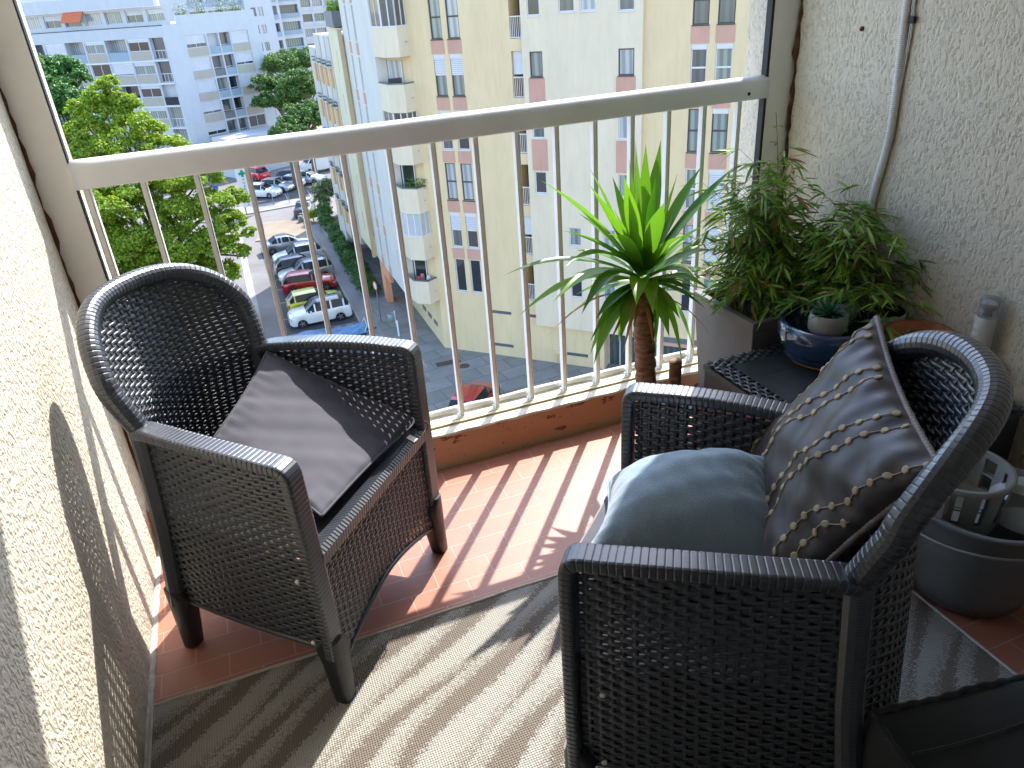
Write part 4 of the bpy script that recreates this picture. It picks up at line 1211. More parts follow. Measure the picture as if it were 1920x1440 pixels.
# corner bays
P1, P2, P3, P4 = (8.65, 43.45), (8.85, 41.95), (9.55, 41.38), (10.215, 41.8)
inner = [(10.19, 41.82), (10.2, 44.6), (8.68, 44.6)]
for k in range(8):
    T = G + 4.75 + FL * k
    if k == 7: T1 = T
    b = MB()
    b.prism([P1, P2, P3, P4] + [inner[1]] + [(8.66, 44.58)], T - 1.42, T - 1.20)
    w = .10
    def wallseg(p, q, z0, z1, off=0, th=w, bb=None):
        p = np.array([*p, 0.]); q = np.array([*q, 0.]); e = nrm(q - p); n = np.array([e[1], -e[0], 0])
        (bb or b).obox(p, e, n, (0, 0, 1), 0, np.linalg.norm(q - p), -th - off, -off, z0, z1)
    for p, q in ((P1, P2), (P2, P3), (P3, P4)): wallseg(p, q, T - 1.1995, T)
    b.build('balcony_parapet', M['fc'], yb)
    cap = MB()
    for p, q in ((P1, P2), (P2, P3), (P3, P4)): wallseg(p, q, T + .002 + .0, T + .06, -.02, .15, cap); 
    zt = T + 1.30
    glazed = k in (0 + 1, 3, 5, 7)
    # balcony back wall and its glass door
    bw = MB()
    e = nrm(np.array([10.2 - 8.67, 41.83 - 44.5, 0])); n = np.array([e[1], -e[0], 0]); L = 3.07
    bw.obox((8.67, 44.5, 0), e, n, (0, 0, 1), .0, L, -.1, -.0, T - 1.199, zt)
    bwo = bw.build('balcony_back_wall', M['fy'], yb)
    q = MB(); q.obox((8.67, 44.5, 0), e, n, (0, 0, 1), .35, 2.35, .004, .05, T - 1.19, zt - .2)
    dr = q.build('sliding_door', GL[[0, 1, 0, 1, 2, 1, 0, 0][k]], bwo)
    q = MB()
    for s in (.32, 1.32, 2.32): q.obox((8.67, 44.5, 0), e, n, (0, 0, 1), s, s + .06, .051, .08, T - 1.19, zt - .2)
    q.build('door_frame', M['frame_white'], dr)
    if glazed:
        gz = MB()
        for p, q_ in ((P1, P2), (P2, P3), (P3, P4)): wallseg(p, q_, T + .062, zt - .001, .05, .012, gz)
        g_ = glassmat('bay_glazing', (.06, .08, .09)) if 'bay_glazing' not in bpy.data.materials else bpy.data.materials['bay_glazing']
        g_.node_tree.nodes['Principled BSDF'].inputs['Alpha'].default_value = .45 if k != 1 else 1
        if k == 1: g_ = simple('blinds_behind_glass', (.42, .46, .47), .15, 0, .05, 2, coat=1.0)
        go = gz.build('bay_glazing', g_, yb)
        for p, q_ in ((P1, P2), (P2, P3), (P3, P4)):
            p = np.array([*p, 0.]); q2 = np.array([*q_, 0.]); e_ = nrm(q2 - p); n_ = np.array([e_[1], -e_[0], 0]); L_ = np.linalg.norm(q2 - p)
            for s in (0.02, L_ * .5, L_ - .08): cap.obox(p, e_, n_, (0, 0, 1), s, s + .06, -.08, -.03, T + .0605, zt - .002)
    cap.build('parapet_cap', M['slate'] if not glazed else M['frame_white'], yb)
    q = MB(); q.tube([(10.03, 41.62, T - .72), (9.97, 41.52, T - .72)], .02, 6); q.build('drain_spout', M['slate'], yb)
    if k in (2,):
        lf2 = MB()
        for i in range(420 if k == 2 else 160):
            s = rw.random(); p = (np.array(P2) * (1 - s) + np.array(P3) * s) if rw.random() < .6 else (np.array(P3) * (1 - s) + np.array(P4) * s)
            blade(lf2, (p[0] + .15 + rw.uniform(0, .35), p[1] + .15 + rw.uniform(0, .35), T - .1 + rw.random() ** 2 * (.6 if k == 2 else .2)), (rw.uniform(-1, 1), rw.uniform(-1, 1), rw.uniform(-.3, 1)), .16, .06, .3, 2)
        tag(lf2.build('balcony_plants', M['bamboo_leaf']), 'green potted plants filling the %s open corner balcony of the yellow block' % ('middle' if k == 2 else 'lowest'), 'plants')
    if k == 0:
        for (c, cc_) in (((9.2, 42.2), (.5, .03, .03)), ((9.75, 42.0), (.6, .6, .6)), ((9.5, 42.5), (.45, .25, .2))):
            q = MB(); q.lathe([(0, 0), (.14, 0), (.16, .1), (.13, .5), (.09, .62), (0, .64)], 10, (0, 0, 0)); o = q.build('laundry_bundle', simple('laundry%d' % int(cc_[0] * 100), cc_, .8)); o.location = (c[0], c[1], T - .45)
            tag(o, '%s bundle of belongings on the lowest corner balcony' % {50: 'red', 60: 'white', 45: 'brown'}[int(round(cc_[0] * 100))], 'bundle')
    if k == 4:
        q = MB(); q.box(-.35, .35, -.2, .2, -.02, .45); q.box(-.35, .35, .2, .26, .45, .8); o = q.build('garden_chair', M['frame_dark']); o.location = (9.35, 42.3, T - .55); tag(o, 'dark garden seat on the open upper corner balcony', 'chair')

# west face (white, above an open ground floor)
XW = 8.65; WE = np.array([0, 1., 0]); WN = np.array([-1., 0, 0]); WO = np.array([XW, 0, G])
b = MB()
wo = []
for k in range(8):
    z = 3.9 + FL * k
    if z + 2 < H: wo += [(47.9, 48.5, z, z + 1.9, .15), (50.2, 50.8, z - .0, z + 1.9, .15)]
    if k in (0, 1): wo += [(44.95, 45.2, z + .8, z + 1.9, .1)]
facade(b, WO, WE, WN, 43.45, 52.5, 3.25, H, wo)
b.add([(XW, 43.45, G + 3.25), (XW, 52.5, G + 3.25), (XW + 9, 52.5, G + 3.25), (XW + 9, 43.45, G + 3.25)], [(0, 1, 2, 3)])
b.add([(XW, 52.5, G + 3.25), (XW + 9, 52.5, G + 3.25), (XW + 9, 52.5, G + H), (XW, 52.5, G + H)], [(0, 1, 2, 3)])
b.add([(XW, 43.45, G + 3.25), (10.2, 43.45, G + 3.25), (10.2, 43.45, G + H), (XW, 43.45, G + H)], [(0, 1, 2, 3)])
b.build('white_wall', M['fw'], yb)
for o in wo:
    window(yb, WO, WE, WN, o[0], o[1], o[2], o[3], o[4], 3, 'frame_white', 0, None, 0, False)
for k in range(8):
    for (a, c) in ((47.85, 48.55), (50.15, 50.85)):
        q = MB(); q.obox(WO, WE, WN, (0, 0, 1), a, c, .002, .02, 3.9 + FL * k - .72, 3.9 + FL * k - .06); q.build('spandrel_panel', M['pink'], yb)
b = MB()
facade(b, WO + np.array([-.1, 0, 0]), WE, WN, 52.7, 58.2, 3.25, 18.2, [(55.6, 55.85, 3.9 + FL * k + .6, 3.9 + FL * k + 1.9, .1) for k in range(5)])
b.add([(XW - .1, 52.7, G + 3.25), (XW - .1, 58.2, G + 3.25), (XW + 6, 58.2, G + 3.25), (XW + 6, 52.7, G + 3.25)], [(0, 1, 2, 3)])
b.add([(XW - .1, 52.7, G + 18.2), (XW - .1, 58.2, G + 18.2), (XW + 9, 58.2, G + 18.2), (XW + 9, 52.7, G + 18.2)], [(0, 1, 2, 3)])
b.build('pale_yellow_wall', M['fp'], yb)
b = MB(); b.box(XW - .35, XW - .101, 52.5, 52.7, G + 3.25, G + 18.2); b.build('tan_pilaster', facwall('tan_render', (.50, .40, .24)), yb)
b = MB(); b.box(XW - .3, XW + .9, 54.0, 57.2, G + 18.25, G + 19.2); o = b.build('roof_planter', M['slate']); tag(o, 'grey roof planter box on the lower terrace of the yellow block', 'planter')
q = MB()
for i in range(350): blade(q, (rw.uniform(XW - .2, XW + .8), rw.uniform(54.2, 57), G + 19.15 + rw.random() ** 2 * .5), (rw.uniform(-1, 1), rw.uniform(-1, 1), rw.uniform(0, 1.4)), .4, .12, .3, 2)
q.build('foliage', M['bamboo_leaf'], o)
# receding stepped part with orange balcony fronts
for i, (y0, y1, zt, zb) in enumerate(((58.3, 60.3, 17.6, 2.6), (60.4, 62.4, 17.6, 2.4), (62.5, 65.2, 17.6, 2.0), (65.3, 69.0, 16.6, .0))):
    b = MB(); b.box(XW - .15 - .05 * i, XW + 10, y0, y1, G + zb, G + zt)
    b.build('stepped_wing', M['grey_render'] if i != 1 else M['fw'], yb)
    for k in range(5):
        z = 3.2 + FL * k
        if z + 1.2 > zt: continue
        q = MB(); q.box(XW - .30 - .05 * i, XW - .152 - .05 * i, y0 + .5, y0 + 1.15, G + z, G + z + 1.25)
        q.build('orange_balcony', M['orange'], yb)
        q = MB(); q.box(XW - .5, XW - .2 - .05 * i, y0 + .3, y0 + 1.4, G + z + 1.5, G + z + 1.56); q.box(XW - .55, XW - .2 - .05 * i, y0 + .3, y0 + 1.4, G + z + 1.75, G + z + 1.80); q.build('louvre', M['slate'], yb)
b = MB(); b.box(XW + 1.6, XW + 11, 66, 80, G, G + 15.2)
b.build('rear_wing', M['fc'], yb)
# taller cream back block seen above the terrace
b = MB(); b.box(XW + 2.2, XW + 9, 52.8, 64, G + 18.25, G + 25); b.build('upper_wall', M['fc'], yb)
# ground floor on the west side: diagonal plinth with slot vents, salmon pier
b = MB(); b.add([(10.2, 41.8, G), (10.2, 52.0, G), (10.2, 52.0, G + 3.26), (10.2, 41.8, G + 3.26)], [(3, 2, 1, 0)])
b.build('plinth_wall', M['fy'], yb)
for y in (43.0, 44.4, 45.8):
    b = MB(); b.box(10.15, 10.198, y, y + .75, G + 1.1, G + 1.35); b.build('vent', M['slate'], yb)
b = MB(); b.box(8.7, 9.1, 51.2, 52.3, G, G + 3.24); b.box(8.7, 8.95, 49.2, 51.19, G + 2.3, G + 3.24); b.build('salmon_pier', facwall('salmon_pier_render', (.72, .34, .20)), yb)
b = MB(); b.box(12.5, 12.7, 52, 70, G, G + 3.3); b.build('undercroft_wall', M['grey_render'], yb)
# ================================================================ STREET
def asphalt(name, c, sc=1.0):
    t = NT(name); n = t.noise(t.co(), .35, 5, .6); n2 = t.noise(t.co(), 6, 4)
    cc = t.mix(t.ramp(n, [(.35, 0.), (.7, 1.)]), tuple(x * .84 for x in c), tuple(x * 1.15 for x in c))
    cc = t.mix(t.ramp(n2, [(.6, 0.), (.75, .35)]), cc, tuple(x * .6 for x in c))
    t.col(cc); t.set(.9, spec=.3); t.bump(t.noise(t.co(), 60, 3), .2, .01)
    return t.m
M['asphalt'] = asphalt('asphalt', (.20, .187, .178))
M['asphalt_dark'] = asphalt('parking_asphalt', (.085, .085, .09))
M['pavement'] = asphalt('pavement_concrete', (.26, .25, .24))
M['gravel'] = asphalt('sandy_ground', (.27, .215, .16))
M['paint'] = asphalt('road_paint', (.33, .32, .31))
M['kerb'] = asphalt('kerb_stone', (.34, .32, .29))
b = MB(); b.box(-600, 600, -60, 900, G - .5, G - .02); struct(b.build('ground', M['gravel']))
b = MB(); b.add([(-60, -40, G), (60, -40, G), (60, 130, G), (-60, 130, G)], [(0, 1, 2, 3)]); struct(b.build('street', M['asphalt']))
b = MB(); b.add([(1.1, 44, G + .004), (6.05, 44, G + .004), (6.05, 71.5, G + .004), (1.1, 71.5, G + .004)], [(0, 1, 2, 3)])
b.add([(1.3, 88.5, G + .004), (24, 88.5, G + .004), (24, 97.5, G + .004), (1.3, 97.5, G + .004)], [(0, 1, 2, 3)])
struct(b.build('car_park', M['asphalt_dark']))
b = MB()
for y in (49.0, 52.1, 55.6, 58.7, 61.2, 63.7, 66.9, 71.0): b.add([(1.2, y, G + .008), (6, y, G + .008), (6, y + .12, G + .008), (1.2, y + .12, G + .008)], [(0, 1, 2, 3)])
for i in range(8): b.add([(-.75, 44 + i * 4.0, G + .008), (-.2, 44 + i * 4.0, G + .008), (-.2, 48 + i * 4.0 - .02, G + .008), (-.75, 48 + i * 4 - .02, G + .008)], [(0, 1, 2, 3)])
for i in range(5): b.add([(1.5 + i * .9, 48.0, G + .008), (1.95 + i * .9, 48.0, G + .008), (2.1 + i * .9, 48.95, G + .008), (1.65 + i * .9, 48.95, G + .008)], [(0, 1, 2, 3)])
for i in range(6): b.add([(5.5 + i * 2.6, 89, G + .008), (5.6 + i * 2.6, 89, G + .008), (5.6 + i * 2.6, 92.5, G + .008), (5.5 + i * 2.6, 92.5, G + .008)], [(0, 1, 2, 3)])
b.add([(8, 99, G + .008), (26, 103, G + .008), (26, 103.15, G + .008), (8, 99.15, G + .008)], [(0, 1, 2, 3)])
struct(b.build('road_marking', M['paint']))
# pavements with real kerbs
def slabmat():
    t = NT('paving_slabs'); v = t.co(rot=(0, 0, R(-8)))
    bk = t.n('TexBrick'); t.l(v, bk.inputs['Vector']); bk.offset = .5
    for k, val in (('Scale', 1.0), ('Mortar Size', .02), ('Brick Width', 1.9), ('Row Height', 1.25)): bk.inputs[k].default_value = val
    bk.inputs['Color1'].default_value = (.27, .26, .24, 1); bk.inputs['Color2'].default_value = (.22, .215, .195, 1); bk.inputs['Mortar'].default_value = (.09, .085, .07, 1)
    n = t.noise(t.co(), .9, 5, .6)
    t.col(t.mix(t.ramp(n, [(.4, 0.), (.75, .6)]), bk.outputs[0], (.15, .15, .125))); t.set(.9)
    return t.m
M['slabs'] = slabmat()
b = MB()
b.prism([(6.2, 43), (8.2, 38.2), (6.4, 35.6), (7.4, 33.5), (30, 12), (40, 22), (12, 45), (12, 76), (6.2, 76)], G - .01, G + .13)
struct(b.build('pavement', M['slabs']))
b = MB(); b.prism([(6.2, 43.2), (7.15, 43.2), (7.15, 76), (6.2, 76)], G + .131, G + .135)
struct(b.build('footpath', M['pavement']))
b = MB(); b.box(6.06, 6.2, 43.0, 76, G - .01, G + .14); b.prism([(.9, 73.6), (6.2, 72.4), (6.2, 72.6), (.9, 73.8)], G - .01, G + .13)
b.prism([(-8, 83.6), (6.8, 85.6), (6.8, 85.75), (-8, 83.75)], G - .01, G + .13)
struct(b.build('kerb', M['kerb']))
b = MB(); b.prism([(.9, 73.8), (6.2, 72.6), (6.9, 79), (1.9, 80.4)], G - .01, G + .10)
struct(b.build('sandy_island', M['gravel']))
b = MB(); b.prism([(-8, 83.75), (6.8, 85.75), (8.3, 88.4), (-8, 88.4)], G - .01, G + .12)
struct(b.build('pavement', M['pavement']))
for (x, y, sx, sy, nm, lab, cat) in ((9.75, 39.6, 1.5, .55, 'drain_grate', 'rusty rectangular drain grate in the pavement below the yellow block', 'grate'), (10.5, 38.7, .62, .62, 'manhole_cover', 'round dark manhole cover in the pavement below the yellow block', 'manhole cover')):
    q = MB()
    if nm == 'manhole_cover': q.lathe([(sx * .5, 0), (sx * .5, .012), (sx * .42, .012), (sx * .4, .007), (0, .007)], 24)
    else:
        q.box(-sx / 2, sx / 2, -sy / 2, sy / 2, 0, .008)
        for i in range(8): q.box(-sx / 2 + .08 + i * .18, -sx / 2 + .18 + i * .18, -sy / 2 + .06, sy / 2 - .06, .0085, .018)
    o = q.build(nm, simple('rusty_iron', (.10, .075, .06), .8, .3, .3, 8)); o.location = (x, y, G + .131); tag(o, lab, cat)

# ---------------------------------------------------------------- cars
def paint(name, c, metal=.3):
    t = NT(name); t.col(c); t.set(.28, metal, coat=1.0); return t.m
CG = simple('car_glass', (.016, .022, .026), .12, 0, .1, spec=.35)
TY = simple('tyre_rubber', (.02, .02, .02), .8); RM = simple('alloy_rim', (.42, .43, .44), .35, .8)
HL = simple('headlamp', (.55, .58, .62), .12, .3, coat=1.0); TL = simple('tail_lamp', (.35, .02, .015), .2, coat=1.0)
BK = simple('black_trim', (.02, .02, .022), .6); PL = simple('number_plate', (.6, .6, .56), .5)
STY = {
    # stations: x from rear(-) to front(+), belt z, roof z, half width belt, half width roof; body lower z
    'hatch': dict(L=4.0, W=1.70, roof=1.47, st=[(-1.0, .62, .62, .66), (-.97, .86, .88, .80), (-.90, .94, 1.10, .82), (-.74, .95, 1.40, .84), (-.62, .955, 1.46, .85), (-.12, .95, 1.48, .86), (.06, .94, 1.46, .86), (.16, .93, 1.40, .86), (.50, .90, .93, .86), (.80, .82, .84, .83), (.95, .70, .72, .74), (1.0, .52, .53, .62)]),
    'suv': dict(L=4.3, W=1.78, roof=1.62, st=[(-1.0, .68, .70, .68), (-.97, .98, 1.02, .83), (-.92, 1.04, 1.22, .85), (-.80, 1.05, 1.52, .86), (-.66, 1.05, 1.60, .88), (-.12, 1.02, 1.63, .88), (.05, 1.01, 1.61, .88), (.16, 1.0, 1.54, .88), (.46, .99, 1.03, .88), (.80, .93, .95, .86), (.95, .80, .82, .78), (1.0, .58, .60, .66)]),
    'sedan': dict(L=4.5, W=1.74, roof=1.43, st=[(-1.0, .70, .72, .68), (-.97, .92, .94, .81), (-.80, .96, .99, .83), (-.66, .96, 1.04, .84), (-.40, .95, 1.38, .85), (-.28, .945, 1.43, .86), (.0, .94, 1.43, .86), (.10, .93, 1.38, .86), (.42, .90, .93, .85), (.80, .80, .82, .82), (.95, .68, .70, .74), (1.0, .50, .52, .60)]),
}
def car(name, label, x, y, ang, style, col, metal=.3, roofcol=None, clad=False, group=None, z=G + .004, sc=1.0):
    sp = STY[style]; hl = sp['L'] / 2 * sc; W2 = sp['W'] / 2 * sc
    t = empty(name, (x, y, z), ang); tag(t, label, 'car', group)
    body, glass, roof = MB(), MB(), MB()
    st = sp['st']
    # densify
    X = np.array([s[0] for s in st]); N_ = 40
    xs = sorted(set(list(np.round(np.linspace(-1, 1, N_), 3)) + list(X)))
    cab = [s[0] for s in st if s[2] - s[1] > .30]; c0, c1 = min(cab), max(cab)
    wx = (-.60 if style != 'sedan' else -.62, .62)
    def ringp(u):
        zb = np.interp(u, X, [s[1] for s in st]) * sc; zr = np.interp(u, X, [s[2] for s in st]) * sc; wb = np.interp(u, X, [s[3] for s in st]) / .86 * W2
        wr = wb * (.86 - .10 * min(1, max(0, (zr - zb) / .45))) if zr - zb > .03 else wb * .86
        z0 = .20 * sc + .12 * max(0, abs(u) - .9) / .1
        # wheel arches
        for w in wx:
            d = (u - w) * hl
            if abs(d) < .36 * sc: z0 = max(z0, .0 + math.sqrt(max(0, (.36 * sc) ** 2 - d * d)) + .26 * sc)
        zs = max(z0 + .02, .5 * sc)
        return [(wb * .97, z0), (wb * 1.0, zs), (wb * .985, max(zs + .01, zb * .93)), (wb * .945, max(zs + .02, zb)), (wr, max(zs + .03, zr - .03)), (wr * .82, max(zs + .032, zr)), (0, max(zs + .034, zr + .012))]
    rings = [(u, ringp(u)) for u in xs]
    for (u, r0), (u2, r1) in zip(rings[:-1], rings[1:]):
        for sg in (1, -1):
            for k in range(6):
                q = [(u * hl, sg * r0[k][0], r0[k][1]), (u2 * hl, sg * r1[k][0], r1[k][1]), (u2 * hl, sg * r1[k + 1][0], r1[k + 1][1]), (u * hl, sg * r0[k + 1][0], r0[k + 1][1])]
                f = (0, 1, 2, 3) if sg < 0 else (3, 2, 1, 0)
                um = (u + u2) / 2; rise = (np.interp(um, X, [s[2] for s in st]) - np.interp(um, X, [s[1] for s in st]))
                slope = abs(r1[5][1] - r0[5][1]) / max(1e-6, (u2 - u) * hl)
                tgt = body
                if k == 3 and rise > .14:
                    pil = any(abs(um - p) < .022 for p in ((c0 + c1) / 2 - .04, c1 - .005, c0 + .03))
                    tgt = body if pil else glass
                elif k in (4, 5) and rise > .04:
                    tgt = glass if slope > .28 and rise > .08 else (roof if roofcol and c0 + .03 < um < c1 - .12 else body)
                tgt.add(q, [f], 0, True)
    for R_, e in ((rings[0], 1), (rings[-1], -1)):
        pts = [(R_[0] * hl, w, z_) for w, z_ in R_[1]] + [(R_[0] * hl, -w, z_) for w, z_ in R_[1][::-1][1:]]
        body.add(pts, [tuple(range(len(pts)))] if e > 0 else [tuple(range(len(pts) - 1, -1, -1))])
    body.obox((0, 0, 0), (1, 0, 0), (0, 1, 0), (0, 0, 1), -hl * .9, hl * .9, -W2 * .8, W2 * .8, .18 * sc, .45 * sc)
    mt = paint('car_paint_' + name + str(len(bpy.data.materials)), col, metal)
    body.build('body', mt, t, True); glass.build('windows', CG, t, True)
    if roofcol: roof.build('roof', paint('roof_paint' + str(len(bpy.data.materials)), roofcol, .5), t, True)
    if clad:
        q = MB()
        for sg in (1, -1): q.box(-hl * .42, hl * .44, sg * W2 * .985 - .012, sg * W2 * .985 + .012, .2, .36)
        q.build('sill_cladding', BK, t)
    for w in wx:
        for sg in (1, -1):
            q = MB(); yw = sg * (W2 - .11 * sc); r = .315 * sc
            P_ = [(r * .7, -.1), (r * .96, -.1), (r, -.07), (r, .07), (r * .96, .1), (r * .7, .1), (r * .66, .06), (r * .66, -.06), (r * .7, -.1)]
            def lath(prof, n=20, bb=q):
                P = [[(w * hl + a * math.cos(2 * math.pi * i / n), yw + c, r + a * math.sin(2 * math.pi * i / n)) for i in range(n)] for a, c in prof]
                m = n; v = [p for row in P for p in row]
                bb.add(v, [(k * n + i, k * n + (i + 1) % n, (k + 1) * n + (i + 1) % n, (k + 1) * n + i) for k in range(len(prof) - 1) for i in range(n)], 0, True)
            lath(P_)
            wo_ = q.build('wheel', TY, t)
            q2 = MB()
            n = 20
            for i in range(5):
                a = 2 * math.pi * i / 5; d = (math.cos(a), 0, math.sin(a)); nn = (-math.sin(a), 0, math.cos(a))
                q2.obox((w * hl, yw + sg * .085, r), d, nn, (0, 1, 0), .0, r * .68, -.035, .035, -.012, .012)
            q2.obox((w * hl, yw + sg * .05, r), (1, 0, 0), (0, 0, 1), (0, 1, 0), -.01, .01, -.01, .01, -.01, .01)
            q2.build('rim', RM, wo_)
            q3 = MB(); lath([(0.001, .02 * sg), (r * .66, .02 * sg)], bb=q3); q3.build('hub', BK, wo_)
    zl = np.interp(.95, X, [s[1] for s in st]) * sc
    for sg in (1, -1):
        q = MB()
        q.obox((hl * .925, sg * W2 * .74, zl - .13 * sc), nrm(np.array([1, sg * .5, 0])), nrm(np.array([-sg * .5, 1, 0])), (0, 0, 1), -.03, .10, -.15, .15, -.05, .09); q.build('headlight', HL, t)
        zt_ = np.interp(-.97, X, [s[1] for s in st]) * sc
        q = MB(); q.obox((-hl * .945, sg * W2 * .80, zt_ - .16 * sc), (1, 0, 0), (0, 1, 0), (0, 0, 1), -.09, .10, -.11, .11, -.06, .14); q.build('tail_light', TL, t)
        q = MB(); q.obox((hl * .30, sg * W2 * 1.04, (np.interp(.3, X, [s[1] for s in st]) + .06) * sc), (1, 0, 0), (0, 1, 0), (0, 0, 1), -.05, .06, -.09, .09, -.06, .07); q.build('wing_mirror', mt, t)
    q = MB(); q.box(hl * .985, hl * 1.002, -W2 * .5, W2 * .5, .34 * sc, .50 * sc); q.build('grille', BK, t)
    q = MB(); q.box(hl * 1.003, hl * 1.008, -.26, .26, .36 * sc, .47 * sc); q.build('front_plate', PL, t)
    q = MB(); q.box(-hl * 1.008, -hl * 1.002, -.26, .26, .55 * sc, .66 * sc); q.build('rear_plate', PL, t)
    return t
gp_ = 'cars parked in the row below the yellow block'
car('parked_car', 'white and black crossover nearest in the row beside the footpath, nose to the road', 3.72, 50.75, R(181), 'suv', (.72, .72, .70), .0, (.02, .02, .025), True, gp_)
car('parked_car', 'bright yellow hatchback parked between the white crossover and the red hatchback', 3.75, 53.3, R(2), 'hatch', (.62, .60, .03), .1, None, False, gp_)
car('parked_car', 'red hatchback parked behind the yellow hatchback in the row beside the footpath', 3.9, 57.5, R(-8), 'hatch', (.42, .01, .015), .2, None, False, gp_, sc=1.03)
car('parked_car', 'pale beige estate car with dark windows parked right behind the red hatchback', 4.0, 60.1, R(186), 'suv', (.42, .42, .38), .4, (.06, .09, .11), False, gp_)
car('parked_car', 'dark navy hatchback between the beige estate and a white hatchback', 3.7, 62.3, R(4), 'hatch', (.012, .016, .035), .5, None, False, gp_)
car('parked_car', 'white hatchback between the navy car and the silver saloon', 3.95, 65.2, R(183), 'hatch', (.66, .68, .70), .1, None, False, gp_, sc=1.05)
car('parked_car', 'silver saloon at the far end of the row beside the footpath', 3.4, 69.3, R(4), 'sedan', (.40, .40, .41), .7, None, False, gp_)
gf_ = 'cars in the far car park'
car('parked_car', 'white hatchback nearest in the far car park, by the bollards', 3.2, 92.4, R(-38), 'hatch', (.68, .69, .70), .0, None, False, gf_, sc=1.05)
car('parked_car', 'pale silver rounded car second in the far car park row', 4.9, 94.3, R(-40), 'hatch', (.50, .54, .58), .5, None, False, gf_, sc=1.03)
car('parked_car', 'white hatchback showing its rear, third in the far car park row', 6.4, 95.6, R(140), 'hatch', (.62, .66, .70), .1, None, False, gf_)
car('parked_car', 'dark blue car half hidden behind the far white hatchbacks', 7.2, 98.2, R(-35), 'hatch', (.04, .06, .10), .5, None, False, gf_)
car('parked_car', 'light blue car in the shade left of the white van', 8.9, 96.4, R(-38), 'hatch', (.42, .52, .58), .5, None, False, gf_)
car('parked_car', 'red hatchback showing its rear window beyond the pharmacy sign', 3.1, 103.3, R(118), 'hatch', (.62, .02, .025), .1, None, False, gf_, sc=1.1)
car('parked_car', 'dark car half hidden behind the flowering shrub tree', 6.6, 81.5, R(75), 'sedan', (.03, .035, .05), .4, None, False, gf_)
car('parked_car', 'red car with tinted rear window parked on the street right below the railing', 9.45, 33.6, R(48), 'hatch', (.42, .012, .015), .2, None, False, 'cars right below the railing')
car('parked_car', 'silver grey car beside the red one right below the railing', 11.7, 31.4, R(48), 'sedan', (.28, .28, .27), .6, None, False, 'cars right below the railing')
car('parked_car', 'yellow green car peeking past the left armchair on the shaded road', -1.35, 52.8, R(92), 'hatch', (.50, .52, .05), .1, None, False, None)
# van
t = empty('delivery_van', (11.2, 102.6, G + .004), R(188)); tag(t, 'white delivery van parked at the end of the far car park', 'van')
q = MB()
prof = [(-2.6, .35), (2.55, .35), (2.6, .95), (2.45, 1.15), (1.75, 1.35), (1.1, 2.25), (.8, 2.45), (-2.6, 2.5)]
sec = lambda y: [(a, y, c) for a, c in prof]
q.add(sec(-.98) + sec(.98), [tuple(range(8)), tuple(range(15, 7, -1))] + [(i, i + 8, (i + 1) % 8 + 8, (i + 1) % 8) for i in range(8)])
o = q.build('body', paint('van_white', (.72, .73, .74), 0.), t); bv = o.modifiers.new('bevel', 'BEVEL'); bv.width = .08; bv.segments = 2
q = MB(); q.add([(1.80, -.85, 1.38), (1.80, .85, 1.38), (1.16, .8, 2.22), (1.16, -.8, 2.22)], [(0, 1, 2, 3)])
q.v = [(x + .03, y, z + .02) for x, y, z in q.v]
for sg in (1, -1):
    q.add([(1.6, sg * .985, 1.35), (.7, sg * .985, 1.35), (.7, sg * .985, 2.1), (1.1, sg * .985, 2.1)], [(0, 1, 2, 3)])
q.build('windows', CG, t)
for w in (-1.6, 1.65):
    for sg in (1, -1):
        q = MB(); n = 20
        for (a, c0, c1) in ((.36, -.1, .1),):
            P = [[(w + r_ * math.cos(2 * math.pi * i / n), sg * .90 + c, .36 + r_ * math.sin(2 * math.pi * i / n)) for i in range(n)] for r_, c in ((.2, -.11), (.36, -.11), (.36, .11), (.2, .11), (.19, .05), (.001, .05))]
            q.add([p for r_ in P for p in r_], [(k * n + i, k * n + (i + 1) % n, (k + 1) * n + (i + 1) % n, (k + 1) * n + i) for k in range(5) for i in range(n)], 0, True)
        q.build('wheel', TY, t)
# trailer with blue tarpaulin
t = empty('covered_trailer', (3.85, 46.6, G + .004), R(-3)); tag(t, 'low trailer loaded with long goods under a blue tarpaulin', 'trailer')
q = MB(); n = 40; rows = []
for i in range(n + 1):
    u = i / n; r_ = []
    for j in range(17):
        a = math.pi * j / 16
        r_.append(((u - .5) * 4.6, math.cos(a) * (.78 + .05 * math.sin(u * 11)), .5 + math.sin(a) ** .7 * (.34 + .10 * math.sin(u * 7) + .05 * math.sin(u * 23 + j)) - .06 * abs(math.sin(j * 1.3 + u * 9))))
    rows.append(r_)
q.grid(rows); q.build('tarpaulin', simple('blue_tarpaulin', (.07, .20, .36), .45, 0, .3, 3, 5, .05, .6), t)
q = MB(); q.box(-2.25, 2.25, -.75, .75, .35, .5); q.box(2.25, 3.0, -.05, .05, .38, .46); q.build('chassis', BK, t)
for sg in (1, -1):
    q = MB(); n = 16
    P = [[(-.2 + r_ * math.cos(2 * math.pi * i / n), sg * .80 + c, .3 + r_ * math.sin(2 * math.pi * i / n)) for i in range(n)] for r_, c in ((.001, -.08), (.3, -.08), (.3, .08), (.001, .08))]
    q.add([p for r_ in P for p in r_], [(k * n + i, k * n + (i + 1) % n, (k + 1) * n + (i + 1) % n, (k + 1) * n + i) for k in range(3) for i in range(n)]); q.build('wheel', TY, t)
q = MB(); q.tube([(2.1, -.7, .5), (2.35, -.72, 1.0)], .025, 6); q.tube([(2.1, .7, .5), (2.35, .72, 1.0)], .025, 6); q.tube([(2.35, -.72, 1.0), (2.35, .72, 1.0)], .025, 6); q.build('rear_frame', M['white_plastic'], t)

